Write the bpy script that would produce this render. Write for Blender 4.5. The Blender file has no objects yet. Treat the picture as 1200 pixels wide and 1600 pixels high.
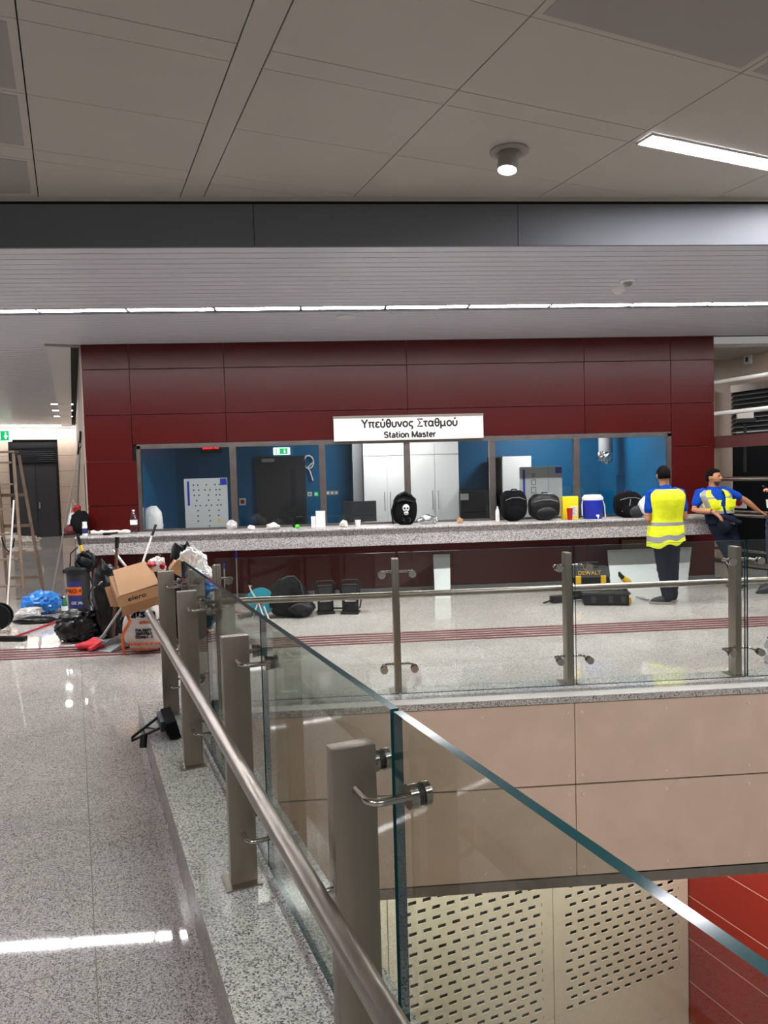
EXPO = 0.92
import bpy, bmesh, math, random
from mathutils import Vector, Matrix, noise
random.seed(7)
SC = bpy.context.scene
COL = SC.collection
PI = math.pi

# ------------------------------------------------------------------ camera
H, FPX = 1.7, 1128.0
_ps, _p, _r = math.radians(4.2), math.radians(2.86), math.radians(1.58)
CF = Vector((math.sin(_ps)*math.cos(_p), math.cos(_ps)*math.cos(_p), -math.sin(_p)))
_r0 = Vector((math.cos(_ps), -math.sin(_ps), 0)); _u0 = _r0.cross(CF)
CR = math.cos(_r)*_r0 - math.sin(_r)*_u0
CU = math.sin(_r)*_r0 + math.cos(_r)*_u0
CO = Vector((0, 0, H))
cam = bpy.data.cameras.new('camera'); camo = bpy.data.objects.new('camera', cam); COL.objects.link(camo)
cam.sensor_fit = 'VERTICAL'; cam.sensor_height = 24.0; cam.lens = 24.0*FPX/1600
cam.clip_start = 0.05; cam.clip_end = 200
camo.matrix_world = Matrix(((CR.x, CU.x, -CF.x, CO.x), (CR.y, CU.y, -CF.y, CO.y), (CR.z, CU.z, -CF.z, CO.z), (0, 0, 0, 1)))
SC.camera = camo

# measuring helpers: where a sight line meets a plane of the place
TH = math.radians(-19.05)
U = Vector((math.sin(TH), math.cos(TH), 0)); V = Vector((math.cos(TH), -math.sin(TH), 0))
def ray(x, y): return CF + CR*((x-600)/FPX) - CU*((y-800)/FPX)
def Zp(x, y, z=0.0):
    d = ray(x, y); return CO + d*((z-H)/d.z)
def Yp(x, y, Y):
    d = ray(x, y); return CO + d*(Y/d.y)
def Sp(x, y, s):
    d = ray(x, y); return CO + d*(s/d.dot(U))
def Vp(x, y, v):
    d = ray(x, y); return CO + d*(v/d.dot(V))
def sv(s, v, z=0.0): return U*s + V*v + Vector((0, 0, z))
RZ = TH and -TH          # rotation about z that turns +Y onto the rail direction
ROT = Matrix.Rotation(-TH, 4, 'Z')

# ------------------------------------------------------------------ materials
def lin(h):
    h = h.lstrip('#'); o = []
    for i in (0, 2, 4):
        c = int(h[i:i+2], 16)/255
        o.append(c/12.92 if c <= .04045 else ((c+.055)/1.055)**2.4)
    return (*o, 1)
def newmat(name):
    m = bpy.data.materials.new(name); m.use_nodes = True
    nt = m.node_tree; b = nt.nodes['Principled BSDF']
    return m, nt, b
def N(nt, t, **kw):
    n = nt.nodes.new(t)
    for k, v in kw.items():
        if k.startswith('_'): setattr(n, k[1:], v)
        else: n.inputs[k.replace('__', ' ')].default_value = v
    return n
def mat(name, col, rough=.5, metal=0, spec=.5, bump=0, bscale=60, emit=0, ecol=None, var=0, vscale=8, stretch=None, coat=0):
    m, nt, b = newmat(name)
    c = lin(col)
    b.inputs['Base Color'].default_value = c
    b.inputs['Roughness'].default_value = rough
    b.inputs['Metallic'].default_value = metal
    b.inputs['Specular IOR Level'].default_value = spec
    if coat: b.inputs['Coat Weight'].default_value = coat; b.inputs['Coat Roughness'].default_value = .08
    if emit:
        b.inputs['Emission Color'].default_value = lin(ecol or col); b.inputs['Emission Strength'].default_value = emit
    if bump or var:
        tc = N(nt, 'ShaderNodeTexCoord'); src = tc.outputs['Object']
        if stretch:
            mp = N(nt, 'ShaderNodeMapping'); mp.inputs['Scale'].default_value = stretch
            nt.links.new(src, mp.inputs['Vector']); src = mp.outputs['Vector']
    if var:
        nz = N(nt, 'ShaderNodeTexNoise', Scale=vscale, Detail=4.0); nt.links.new(src, nz.inputs['Vector'])
        mr = N(nt, 'ShaderNodeMapRange'); mr.inputs['To Min'].default_value = 1-var; mr.inputs['To Max'].default_value = 1+var
        mr.inputs['From Min'].default_value = .3; mr.inputs['From Max'].default_value = .7
        nt.links.new(nz.outputs['Fac'], mr.inputs['Value'])
        mx = N(nt, 'ShaderNodeVectorMath', _operation='SCALE'); mx.inputs[0].default_value = c[:3]
        nt.links.new(mr.outputs['Result'], mx.inputs['Scale']); nt.links.new(mx.outputs['Vector'], b.inputs['Base Color'])
    if bump:
        nz = N(nt, 'ShaderNodeTexNoise', Scale=bscale, Detail=3.0); nt.links.new(src, nz.inputs['Vector'])
        bp = N(nt, 'ShaderNodeBump', Strength=bump, Distance=.01); nt.links.new(nz.outputs['Fac'], bp.inputs['Height'])
        nt.links.new(bp.outputs['Normal'], b.inputs['Normal'])
    return m
def granite(name, light, mid, dark, scale, rough, tiles=None, stain=0):
    m, nt, b = newmat(name)
    tc = N(nt, 'ShaderNodeTexCoord')
    v = N(nt, 'ShaderNodeTexVoronoi', Scale=scale); nt.links.new(tc.outputs['Object'], v.inputs['Vector'])
    sep = N(nt, 'ShaderNodeSeparateColor'); nt.links.new(v.outputs['Color'], sep.inputs['Color'])
    cr = N(nt, 'ShaderNodeValToRGB'); cr.color_ramp.interpolation = 'LINEAR'
    e = cr.color_ramp.elements; e[0].position = 0.05; e[0].color = lin(dark); e[1].position = .85; e[1].color = lin(light)
    k = e.new(.35); k.color = lin(mid)
    nt.links.new(sep.outputs['Red'], cr.inputs['Fac'])
    out = cr.outputs['Color']
    if stain:
        nz = N(nt, 'ShaderNodeTexNoise', Scale=.9, Detail=5.0, Roughness=.6); nt.links.new(tc.outputs['Object'], nz.inputs['Vector'])
        mr = N(nt, 'ShaderNodeMapRange'); mr.inputs['From Min'].default_value = .35; mr.inputs['From Max'].default_value = .65
        mr.inputs['To Min'].default_value = 1-stain; mr.inputs['To Max'].default_value = 1+stain*.3
        nt.links.new(nz.outputs['Fac'], mr.inputs['Value'])
        sc = N(nt, 'ShaderNodeVectorMath', _operation='SCALE'); nt.links.new(out, sc.inputs[0]); nt.links.new(mr.outputs['Result'], sc.inputs['Scale'])
        out = sc.outputs['Vector']
    if tiles:
        mp = N(nt, 'ShaderNodeMapping'); mp.inputs['Rotation'].default_value = (0, 0, TH if tiles[2] else 0)
        nt.links.new(tc.outputs['Object'], mp.inputs['Vector'])
        bk = N(nt, 'ShaderNodeTexBrick', Scale=1.0); bk.offset = .5 if len(tiles) > 3 else 0
        bk.inputs['Mortar Size'].default_value = .002; bk.inputs['Mortar Smooth'].default_value = 0
        bk.inputs['Brick Width'].default_value = tiles[0]; bk.inputs['Row Height'].default_value = tiles[1]
        nt.links.new(mp.outputs['Vector'], bk.inputs['Vector'])
        mx = N(nt, 'ShaderNodeMix', _data_type='RGBA'); nt.links.new(bk.outputs['Fac'], mx.inputs['Factor'])
        nt.links.new(out, mx.inputs[6]); mx.inputs[7].default_value = lin('#8f8880')
        out = mx.outputs[2]
    nt.links.new(out, b.inputs['Base Color'])
    nz = N(nt, 'ShaderNodeTexNoise', Scale=3.0, Detail=4.0); nt.links.new(tc.outputs['Object'], nz.inputs['Vector'])
    mr = N(nt, 'ShaderNodeMapRange'); mr.inputs['To Min'].default_value = rough*.6; mr.inputs['To Max'].default_value = rough*1.5
    nt.links.new(nz.outputs['Fac'], mr.inputs['Value']); nt.links.new(mr.outputs['Result'], b.inputs['Roughness'])
    return m
def glassmat(name, tint, refl=1.0, graze=None):
    m, nt, b = newmat(name)
    nt.nodes.remove(b); out = nt.nodes['Material Output']
    g = N(nt, 'ShaderNodeNewGeometry')
    d = N(nt, 'ShaderNodeVectorMath', _operation='DOT_PRODUCT')
    nt.links.new(g.outputs['Normal'], d.inputs[0]); nt.links.new(g.outputs['Incoming'], d.inputs[1])
    ab = N(nt, 'ShaderNodeMath', _operation='ABSOLUTE'); nt.links.new(d.outputs['Value'], ab.inputs[0])
    sb = N(nt, 'ShaderNodeMath', _operation='SUBTRACT'); sb.inputs[0].default_value = 1; nt.links.new(ab.outputs[0], sb.inputs[1])
    pw = N(nt, 'ShaderNodeMath', _operation='POWER'); nt.links.new(sb.outputs[0], pw.inputs[0]); pw.inputs[1].default_value = 5
    ml = N(nt, 'ShaderNodeMath', _operation='MULTIPLY_ADD'); nt.links.new(pw.outputs[0], ml.inputs[0]); ml.inputs[1].default_value = .95; ml.inputs[2].default_value = .045*refl
    tr = N(nt, 'ShaderNodeBsdfTransparent'); tr.inputs['Color'].default_value = (*tint, 1)
    if graze:
        tm = N(nt, 'ShaderNodeMix', _data_type='RGBA'); nt.links.new(ab.outputs[0], tm.inputs['Factor']); tm.inputs[6].default_value = (*graze, 1); tm.inputs[7].default_value = (*tint, 1)
        nt.links.new(tm.outputs[2], tr.inputs['Color'])
    gl = N(nt, 'ShaderNodeBsdfGlossy'); gl.inputs['Roughness'].default_value = .01
    mx = N(nt, 'ShaderNodeMixShader'); nt.links.new(ml.outputs[0], mx.inputs['Fac'])
    nt.links.new(tr.outputs[0], mx.inputs[1]); nt.links.new(gl.outputs[0], mx.inputs[2]); nt.links.new(mx.outputs[0], out.inputs['Surface'])
    return m

M = {}
M['floor'] = granite('granite_floor', '#d8d3cd', '#b0aaa3', '#67635f', 240, .03, (1.2, .9, 1), .16)
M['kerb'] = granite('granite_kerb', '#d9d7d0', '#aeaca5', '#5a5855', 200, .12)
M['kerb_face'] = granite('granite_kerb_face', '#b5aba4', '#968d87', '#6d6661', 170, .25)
M['nosing'] = mat('pale_nosing', '#e2dfd8', .4, var=.06, vscale=6)  # pale top strip of the far kerb nosing
M['counter'] = granite('granite_counter', '#c2bfbc', '#97938f', '#5a5856', 110, .35)
M['steel'] = mat('brushed_steel', '#a79f96', .3, 1, bump=.05, bscale=40, stretch=(1, 1, .02), var=.08, vscale=12)
M['steel_post'] = mat('satin_steel', '#968d81', .36, 1, bump=.015, bscale=60, stretch=(20, 20, .4), var=.04, vscale=3)
M['chrome'] = mat('polished_steel', '#b8b4ae', .16, 1)
M['rubber'] = mat('black_rubber', '#121212', .6)
M['frame_steel'] = mat('window_frame_steel', '#7d7570', .38, 1, var=.1)
M['glass'] = glassmat('balustrade_glass', (.955, .975, .955), .9, (.68, .715, .67))
M['glass_edge'] = mat('glass_edge', '#1b4446', .10, spec=.3)
M['pane'] = glassmat('window_glass', (.96, .97, .97), .7)
M['red'] = mat('red_enamel_panel', '#470807', .3, spec=.3, bump=.01, bscale=5, var=.05, vscale=2)
M['red_low'] = mat('red_lower_wall', '#8a1c10', .15, spec=.6, var=.08, vscale=1.5)
M['dark'] = mat('shadow_gap', '#0b0a0a', .9)
M['beige'] = mat('beige_cement_panel', '#dcc5af', .55, var=.05, vscale=4, bump=.02)
M['cream'] = mat('cream_perforated_panel', '#eadfc8', .45, var=.03)
M['wallbeige'] = mat('corridor_wall_panel', '#c7b4a2', .5, var=.04)
M['ceil'] = mat('ceiling_metal_panel', '#aeaaa0', .42, spec=.4, var=.02, vscale=2)
M['grille'] = mat('ceiling_grille_metal', '#94908c', .6, bump=.3, bscale=400)
M['fascia'] = mat('graphite_fascia', '#666a6e', .5, spec=.3)
M['slat'] = mat('aluminium_ceiling_slat', '#d2d6de', .32, .0, bump=.03, bscale=1.5)
M['white_lamp'] = mat('lamp_diffuser', '#ffffff', .5, emit=56, ecol='#fbf9fb')
M['white_lamp_big'] = mat('lamp_diffuser_cool', '#ffffff', .5, emit=56, ecol='#fbf8ff')
M['office_lamp'] = mat('office_lamp_diffuser', '#ffffff', .5, emit=26, ecol='#fbf9fb')
M['lower_fill_lamp'] = mat('lower_fill_diffuser', '#ffffff', .5, emit=36, ecol='#fbfaf6')  # glow of the unseen lamps added below the slab
M['spot_lamp'] = mat('spot_lens', '#ffffff', .3, emit=25, ecol='#ffffff')
M['white'] = mat('white_paint', '#dedfdc', .4)
M['plastic_white'] = mat('white_plastic', '#e6e6e2', .35)
M['blue'] = mat('blue_wall_paint', '#00567f', .45, var=.04, vscale=2)
M['black'] = mat('black_plastic', '#0f1012', .45, spec=.3)
M['black_bag'] = mat('black_bin_liner', '#08080a', .3, spec=.45, bump=.7, bscale=18)
M['black_cloth'] = mat('black_fabric', '#0c0c0e', .9, spec=.15, bump=.3, bscale=90)
M['charcoal'] = mat('charcoal_door_paint', '#2c2d30', .4)
M['grey'] = mat('grey_plastic', '#8b8d8e', .5)
M['greypanel'] = mat('grey_laminate_board', '#b9bfbd', .35, spec=.4)
M['darkgrey'] = mat('dark_grey_plastic', '#2b2d30', .5, spec=.3)
M['wood'] = mat('weathered_wood', '#84705a', .7, bump=.15, bscale=30, var=.15, stretch=(1, 1, .1))
M['timber'] = mat('brown_timber', '#6b4a33', .7, var=.15)
M['card'] = mat('brown_cardboard', '#b98f66', .75, var=.06, vscale=6)
M['card_in'] = mat('cardboard_flap', '#9a714b', .8, var=.06)
M['sack'] = mat('white_woven_sack', '#cfc9c2', .5, bump=.5, bscale=14)
M['orange'] = mat('orange_print', '#e0641f', .5)
M['navy_print'] = mat('navy_print', '#1c2a66', .5)
M['print_black'] = mat('black_print', '#141414', .5)
M['blue_bag'] = mat('blue_plastic_bag', '#2c7fd2', .3, spec=.6, bump=.7, bscale=16)
M['clear'] = mat('clear_plastic_film', '#b9b7b3', .2, spec=.7, bump=.7, bscale=20)
M['redplastic'] = mat('red_plastic', '#a3141c', .4)
M['pinkbrush'] = mat('red_brush_bristle', '#d0303f', .8, bump=.6, bscale=120)
M['maroon'] = mat('maroon_mop', '#5a0d1c', .6, bump=.3)
M['teal'] = mat('teal_reel', '#11879a', .35)
M['yellow'] = mat('yellow_plastic', '#e3b414', .4)
M['yellow_pack'] = mat('yellow_carton', '#eed016', .45)
M['hivis'] = mat('hi_vis_yellow', '#dbe60e', .7, bump=.5, bscale=22, var=.08, vscale=12)
M['reflect'] = mat('grey_reflective_tape', '#8d8e8c', .5, bump=.2, bscale=40)
M['shirt'] = mat('royal_blue_shirt', '#0b3d9a', .9, spec=.15, bump=.4, bscale=25)
M['navy'] = mat('navy_work_cloth', '#161d2b', .9, spec=.15, bump=.5, bscale=22, var=.12)
M['jeans'] = mat('blue_denim', '#2a3348', .85, bump=.4, bscale=30, var=.12)
M['skin'] = mat('skin', '#a97452', .55, var=.06, vscale=20)
M['hair'] = mat('dark_brown_hair', '#0d0907', .85, spec=.1, bump=.6, bscale=150)
M['beard'] = mat('greying_beard', '#4b4039', .8, bump=.5, bscale=200)
M['shoe'] = mat('dark_shoe_leather', '#2a2b2c', .6)
M['sole'] = mat('pale_shoe_sole', '#9a948b', .7)
M['eye'] = mat('dark_eye', '#1a1210', .2)
M['foil'] = mat('crumpled_foil', '#c8cac8', .22, 1, bump=1.0, bscale=25)
M['cooler'] = mat('blue_cooler_plastic', '#1226a0', .4)
M['green_sign'] = mat('green_sign_face', '#0a8f4c', .4, emit=.8, ecol='#0a9f55')
M['sign_white'] = mat('lit_sign_white', '#ffffff', .4, emit=1.2, ecol='#eafff2')
M['red_led'] = mat('red_led', '#d01020', .4, emit=1.5, ecol='#ff2030')
M['sign_face'] = mat('sign_white_face', '#e4dfdb', .35)
M['tactile'] = mat('tactile_red_strip', '#6e3236', .35, var=.12)
M['ladder'] = mat('ladder_wood', '#7d6a58', .6, var=.15, vscale=10)
M['pole_grey'] = mat('aluminium_pole', '#a8a6a2', .35, .7)
M['pole_white'] = mat('white_pole', '#d5d3cf', .4)
M['paper'] = mat('crumpled_paper', '#ddd6cc', .7)
M['water'] = glassmat('clear_bottle_plastic', (.80, .82, .86), 1.6)
M['dust_red'] = mat('rusty_red_paint', '#48201d', .6, var=.2)

# ------------------------------------------------------------------ mesh builder
_root = {}
class MB:
    def __init__(s): s.bm = bmesh.new(); s.mi = 0
    def _fin(s, verts, Mx=None):
        if Mx is not None: bmesh.ops.transform(s.bm, matrix=Mx, verts=list(verts))
        fs = {f for v in verts for f in v.link_faces}
        for f in fs: f.material_index = s.mi
        return list(verts)
    def box(s, c, d, Mx=None, bev=0):
        r = bmesh.ops.create_cube(s.bm, size=1.0, matrix=Matrix.Translation(c) @ Matrix.Diagonal((*d, 1)))
        vs = r['verts']
        if bev:
            es = list({e for v in vs for e in v.link_edges})
            b = bmesh.ops.bevel(s.bm, geom=es, offset=bev, segments=2, profile=.6, affect='EDGES', clamp_overlap=True)
            vs = list({v for f in b['faces'] for v in f.verts} | {v for v in vs if v.is_valid})
            # all connected
            seen = set(vs); st = list(vs)
            while st:
                v = st.pop()
                for e in v.link_edges:
                    o = e.other_vert(v)
                    if o not in seen: seen.add(o); st.append(o)
            vs = list(seen)
        return s._fin(vs, Mx)
    def bx(s, x0, x1, y0, y1, z0, z1, Mx=None, bev=0):
        return s.box(((x0+x1)/2, (y0+y1)/2, (z0+z1)/2), (x1-x0, y1-y0, z1-z0), Mx, bev)
    def tube(s, pts, r, n=10, Mx=None, flat=None):
        pts = [Vector(p) for p in pts]; rs = r if isinstance(r, (list, tuple)) else [r]*len(pts)
        rings = []; up = None
        for i, p in enumerate(pts):
            t = (pts[min(i+1, len(pts)-1)] - pts[max(i-1, 0)]).normalized()
            if up is None:
                up = Vector((0, 0, 1)) if abs(t.z) < .9 else Vector((0, 1, 0))
            a = t.cross(up).normalized(); b = a.cross(t).normalized(); up = b
            ring = []
            for k in range(n):
                an = 2*PI*k/n; ring.append(s.bm.verts.new(p + (a*math.cos(an) + b*math.sin(an)*(flat or 1))*rs[i]))
            rings.append(ring)
        for i in range(len(rings)-1):
            for k in range(n):
                s.bm.faces.new((rings[i][k], rings[i][(k+1) % n], rings[i+1][(k+1) % n], rings[i+1][k]))
        s.bm.faces.new(rings[0][::-1]); s.bm.faces.new(rings[-1])
        return s._fin([v for R in rings for v in R], Mx)
    def limb(s, pts, rs, n=14, flat=None):
        """rounded tapered tube: hemispherical ends"""
        pts = [Vector(p) for p in pts]
        d0 = (pts[0]-pts[1]).normalized(); d1 = (pts[-1]-pts[-2]).normalized()
        P, R = [], []
        for k in range(4, 0, -1):
            a = k/4*PI/2*.97; P.append(pts[0]+d0*rs[0]*math.sin(a)); R.append(rs[0]*math.cos(a))
        # smooth inner
        P += pts; R += list(rs)
        for k in range(1, 5):
            a = k/4*PI/2*.97; P.append(pts[-1]+d1*rs[-1]*math.sin(a)); R.append(rs[-1]*math.cos(a))
        return s.tube(P, R, n, flat=flat)
    def cyl(s, p0, p1, r, n=16, Mx=None): return s.tube([p0, p1], r, n, Mx)
    def lathe(s, prof, Mx=None, n=24):
        rings = []
        for (r, z) in prof:
            rings.append([s.bm.verts.new((max(r, 1e-4)*math.cos(2*PI*k/n), max(r, 1e-4)*math.sin(2*PI*k/n), z)) for k in range(n)])
        for i in range(len(rings)-1):
            for k in range(n):
                s.bm.faces.new((rings[i][k], rings[i][(k+1) % n], rings[i+1][(k+1) % n], rings[i+1][k]))
        s.bm.faces.new(rings[0][::-1]); s.bm.faces.new(rings[-1])
        return s._fin([v for R in rings for v in R], Mx)
    def prism(s, pts, h, Mx=None):
        """pts: list of 3-D points (planar); h: extrusion vector"""
        h = Vector(h)
        a = [s.bm.verts.new(Vector(p)) for p in pts]; b = [s.bm.verts.new(Vector(p)+h) for p in pts]
        n = len(pts)
        s.bm.faces.new(a[::-1]); s.bm.faces.new(b)
        for k in range(n): s.bm.faces.new((a[k], a[(k+1) % n], b[(k+1) % n], b[k]))
        return s._fin(a+b, Mx)
    def ball(s, c, rad, Mx=None, u=20, v=14):
        r = bmesh.ops.create_uvsphere(s.bm, u_segments=u, v_segments=v, radius=1.0, matrix=Matrix.Translation(c) @ Matrix.Diagonal((*rad, 1)))
        return s._fin(r['verts'], Mx)
    def blob(s, c, rad, seed=0, amp=.25, freq=1.3, crink=.08, cf=4.5, base=None, sub=4, Mx=None):
        r = bmesh.ops.create_icosphere(s.bm, subdivisions=sub, radius=1.0); c = Vector(c)
        for v in r['verts']:
            p = v.co.copy(); q = p + Vector((seed*3.1, seed*1.7, seed*2.3))
            k = 1 + amp*noise.noise(q*freq) + crink*(abs(noise.noise(q*cf))*2-.5) + crink*.5*(abs(noise.noise(q*cf*2.1))*2-.5)
            p = Vector((p.x*rad[0], p.y*rad[1], p.z*rad[2]))*k + c
            if base is not None and p.z < base: p.z = base + (p.z-base)*.02
            v.co = p
        return s._fin(r['verts'], Mx)
    def build(s, name, mats, parent=None, smooth=None, local=False):
        """local: verts already in the parent's frame"""
        bmesh.ops.recalc_face_normals(s.bm, faces=s.bm.faces[:])
        if not isinstance(mats, (list, tuple)): mats = [mats]
        me = bpy.data.meshes.new(name)
        s.bm.to_mesh(me); s.bm.free()
        for m in mats: me.materials.append(M[m] if isinstance(m, str) else m)
        o = bpy.data.objects.new(name, me); COL.objects.link(o)
        if parent is not None:
            if not local: me.transform(_world(parent).inverted())
            o.parent = parent
        if smooth is not None: shade(me, smooth)
        return o
def shade(me, ang):
    me.polygons.foreach_set('use_smooth', [True]*len(me.polygons))
    if ang < 179:
        b = bmesh.new(); b.from_mesh(me); t = math.radians(ang)
        for e in b.edges:
            if len(e.link_faces) == 2 and e.calc_face_angle(0) > t: e.smooth = False
        b.to_mesh(me); b.free()
def _world(o):
    m = o.matrix_basis.copy()
    while o.parent: o = o.parent; m = o.matrix_basis @ m
    return m
def tag(o, label, cat, group=None):
    o['label'] = label; o['category'] = cat
    if group: o['group'] = group
    return o
def thing(name, label, cat, loc=(0, 0, 0), rz=0, group=None):
    o = bpy.data.objects.new(name, None); COL.objects.link(o); o.empty_display_size = .1
    o.location = loc; o.rotation_euler = (0, 0, rz)
    return tag(o, label, cat, group)
def struct(o): o['kind'] = 'structure'; return o
def dup(root, loc, rz=None, label=None, group=None):
    r = root.copy(); COL.objects.link(r); r.location = loc
    if rz is not None: r.rotation_euler = (0, 0, rz)
    if label: r['label'] = label
    if group: r['group'] = group
    for ch in list(root.children):
        c = ch.copy(); COL.objects.link(c); c.parent = r
        for g in ch.children:
            d = g.copy(); COL.objects.link(d); d.parent = c
    return r
def lettering(name, txt, size, loc, m, parent, rot=(PI/2, 0, 0), bold=0, thick=.001, align='CENTER'):
    cu = bpy.data.curves.new(name, 'FONT'); cu.body = txt; cu.size = size; cu.align_x = align; cu.align_y = 'CENTER'
    cu.extrude = thick; cu.resolution_u = 3
    t = bpy.data.objects.new('t', cu); COL.objects.link(t)
    dg = bpy.context.evaluated_depsgraph_get(); me = bpy.data.meshes.new_from_object(t.evaluated_get(dg))
    bpy.data.objects.remove(t); bpy.data.curves.remove(cu)
    from mathutils import Euler
    if bold:
        b = bmesh.new(); b.from_mesh(me); g = b.verts[:]+b.edges[:]+b.faces[:]
        for dx, dy in ((bold, 0), (0, bold), (bold, bold)):
            r = bmesh.ops.duplicate(b, geom=g); bmesh.ops.translate(b, vec=(dx, dy, 0), verts=[e for e in r['geom'] if isinstance(e, bmesh.types.BMVert)])
        b.to_mesh(me); b.free()
    W = Matrix.Translation(loc) @ (rot if isinstance(rot, Matrix) else Euler(rot).to_matrix().to_4x4())
    me.transform(_world(parent).inverted() @ W)
    me.materials.clear(); me.materials.append(M[m]); me.name = name
    o = bpy.data.objects.new(name, me); COL.objects.link(o); o.parent = parent
    return o
def arc(cx, cy, rx, ry, a0, a1):
    n = max(4, int(abs(a1-a0)/15)); return [(cx+rx*math.cos(math.radians(a0+(a1-a0)*k/n)), cy+ry*math.sin(math.radians(a0+(a1-a0)*k/n))) for k in range(n+1)]
_u = [(.08, .5)]+arc(.26, .2, .18, .16, 180, 360)+[(.44, .5)]
GL = {'Υ': (.66, [[(.05, .72), (.33, .34)], [(.61, .72), (.33, .34)], [(.33, .38), (.33, 0)]]),
 'π': (.66, [[(.02, .46), (.64, .46)], [(.17, .46), (.17, 0)], [(.47, .46), (.47, .1), (.53, .04), (.61, .045)]]),
 'ε': (.50, [arc(.27, .385, .17, .09, 20, 270), arc(.27, .155, .19, .11, 90, 335)]), 'υ': (.54, [_u]), 'ύ': (.54, [_u, [(.22, .60), (.32, .76)]]),
 'θ': (.56, [arc(.28, .36, .19, .33, 0, 360), [(.09, .36), (.47, .36)]]), 'ν': (.52, [[(.04, .5), (.26, .02)], [(.48, .5), (.26, .02)]]),
 'ο': (.58, [arc(.29, .26, .21, .22, 0, 360)]), 'ς': (.50, [arc(.29, .27, .2, .2, 45, 230)+[(.36, .07), (.41, -.02), (.38, -.1), (.28, -.16)]]), ' ': (.30, []),
 'Σ': (.64, [[(.6, .67), (.09, .67), (.36, .36), (.09, .05), (.61, .05)]]), 'τ': (.46, [[(.02, .46), (.44, .46)], [(.22, .46), (.22, .1), (.28, .04), (.37, .045)]]),
 'α': (.62, [arc(.27, .26, .2, .22, 0, 360), [(.50, .5), (.47, .14), (.51, .05), (.59, .045)]]), 'μ': (.62, [[(.09, .5), (.09, -.2)], [(.09, .25)]+arc(.27, .2, .18, .155, 180, 360), [(.46, .5), (.46, .1), (.52, .04), (.58, .045)]]),
 'S': (.66, [arc(.33, .53, .21, .145, 25, 270)+arc(.33, .21, .24, .165, 90, -155)[1:]]), 't': (.36, [[(.15, .68), (.15, .12), (.21, .05), (.31, .055)], [(.02, .46), (.31, .46)]]),
 'a': (.56, [arc(.27, .33, .18, .13, 155, 0)+[(.45, 0)], arc(.25, .15, .18, .11, 0, 360)]), 'i': (.26, [[(.13, .52), (.13, 0)], [(.13, .62), (.13, .73)]]), 'o': (.58, [arc(.29, .26, .21, .22, 0, 360)]),
 'n': (.58, [[(.09, .52), (.09, 0)], [(.09, .2)]+arc(.28, .29, .18, .18, 180, 0)+[(.46, 0)]]), 'M': (.84, [[(.1, 0), (.1, .72)], [(.1, .68), (.42, .03)], [(.74, .68), (.42, .03)], [(.74, .72), (.74, 0)]]),
 's': (.52, [arc(.26, .38, .16, .085, 25, 270)+arc(.26, .155, .19, .115, 90, -155)[1:]]), 'e': (.56, [[(.09, .27), (.48, .27)], arc(.28, .26, .2, .22, 0, 315)]), 'r': (.40, [[(.09, .52), (.09, 0)], [(.09, .2)]+arc(.29, .28, .2, .18, 180, 75)])}
def stroke_text(name, txt, width, height, c, m, parent, wt=.055):
    '''drawn sign lettering; c = centre of the baseline, facing -Y; height = capital height'''
    tot = sum(GL[ch][0] for ch in txt); kx = width/tot; kz = height/.72; q = MB(); x = 0
    for ch in txt:
        ad, st = GL[ch]
        for ln in st:
            P_ = [Vector((c[0]-width/2+(x+px)*kx, c[1], c[2]+pz*kz)) for px, pz in ln]
            vs_ = q.tube(P_, wt*(kx+kz)/2, 8)
            for v in vs_: v.co.y = c[1] + (v.co.y-c[1])*.12
        x += ad
    return q.build(name, m, parent)
def basis(o, x, y, z):
    x, y, z = (Vector(a).normalized() for a in (x, y, z))
    return Matrix(((x.x, y.x, z.x, o[0]), (x.y, y.y, z.y, o[1]), (x.z, y.z, z.z, o[2]), (0, 0, 0, 1)))
# =================================================================== SETTING
YK0, YK1, VK0, VK1, ZK = 4.73, 5.12, .352, .82, .177
def vs_at_Y(v, Y): # point on line v with given Y
    s = (Y - V.y*v)/U.y; return sv(s, v)
FX0, FX1, FY0, FY1 = -15, 13, -4.5, 28
def flat(ps, z): return [Vector((p[0], p[1], z)) for p in ps]
a, b = vs_at_Y(VK1, FY0), vs_at_Y(VK1, YK0)
mb = MB()
mb.prism(flat([(FX0, FY0), a, b, (FX1, YK0), (FX1, FY1), (FX0, FY1)], -.14), (0, 0, .14))
struct(mb.build('floor', 'floor'))
# tactile strip: five raised red ribs
mb = MB()
for k in range(5):
    y = 7.25 + k*.105
    mb.bx(-9, 8, y, y+.05, 0, .005)
struct(mb.build('trim_1', 'tactile'))
# kerb
k0, k1, k2 = vs_at_Y(VK0, FY0), vs_at_Y(VK0, YK1), vs_at_Y(VK1, YK0)
mb = MB()
mb.prism(flat([k0, a, k2, (FX1, YK0), (FX1, YK1), k1], .0), (0, 0, ZK))
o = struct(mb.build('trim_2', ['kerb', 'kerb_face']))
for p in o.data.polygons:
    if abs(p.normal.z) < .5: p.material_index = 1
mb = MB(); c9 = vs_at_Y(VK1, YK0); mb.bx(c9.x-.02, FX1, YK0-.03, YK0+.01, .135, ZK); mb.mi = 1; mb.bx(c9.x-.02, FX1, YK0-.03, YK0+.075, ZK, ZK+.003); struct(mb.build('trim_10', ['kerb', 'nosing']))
# thin joint channel under the glass
mb = MB(); mb.box((.615, 0, ZK+.0005), (.012, 9.0, .002), ROT); struct(mb.build('trim_3', 'kerb_face'))
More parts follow.
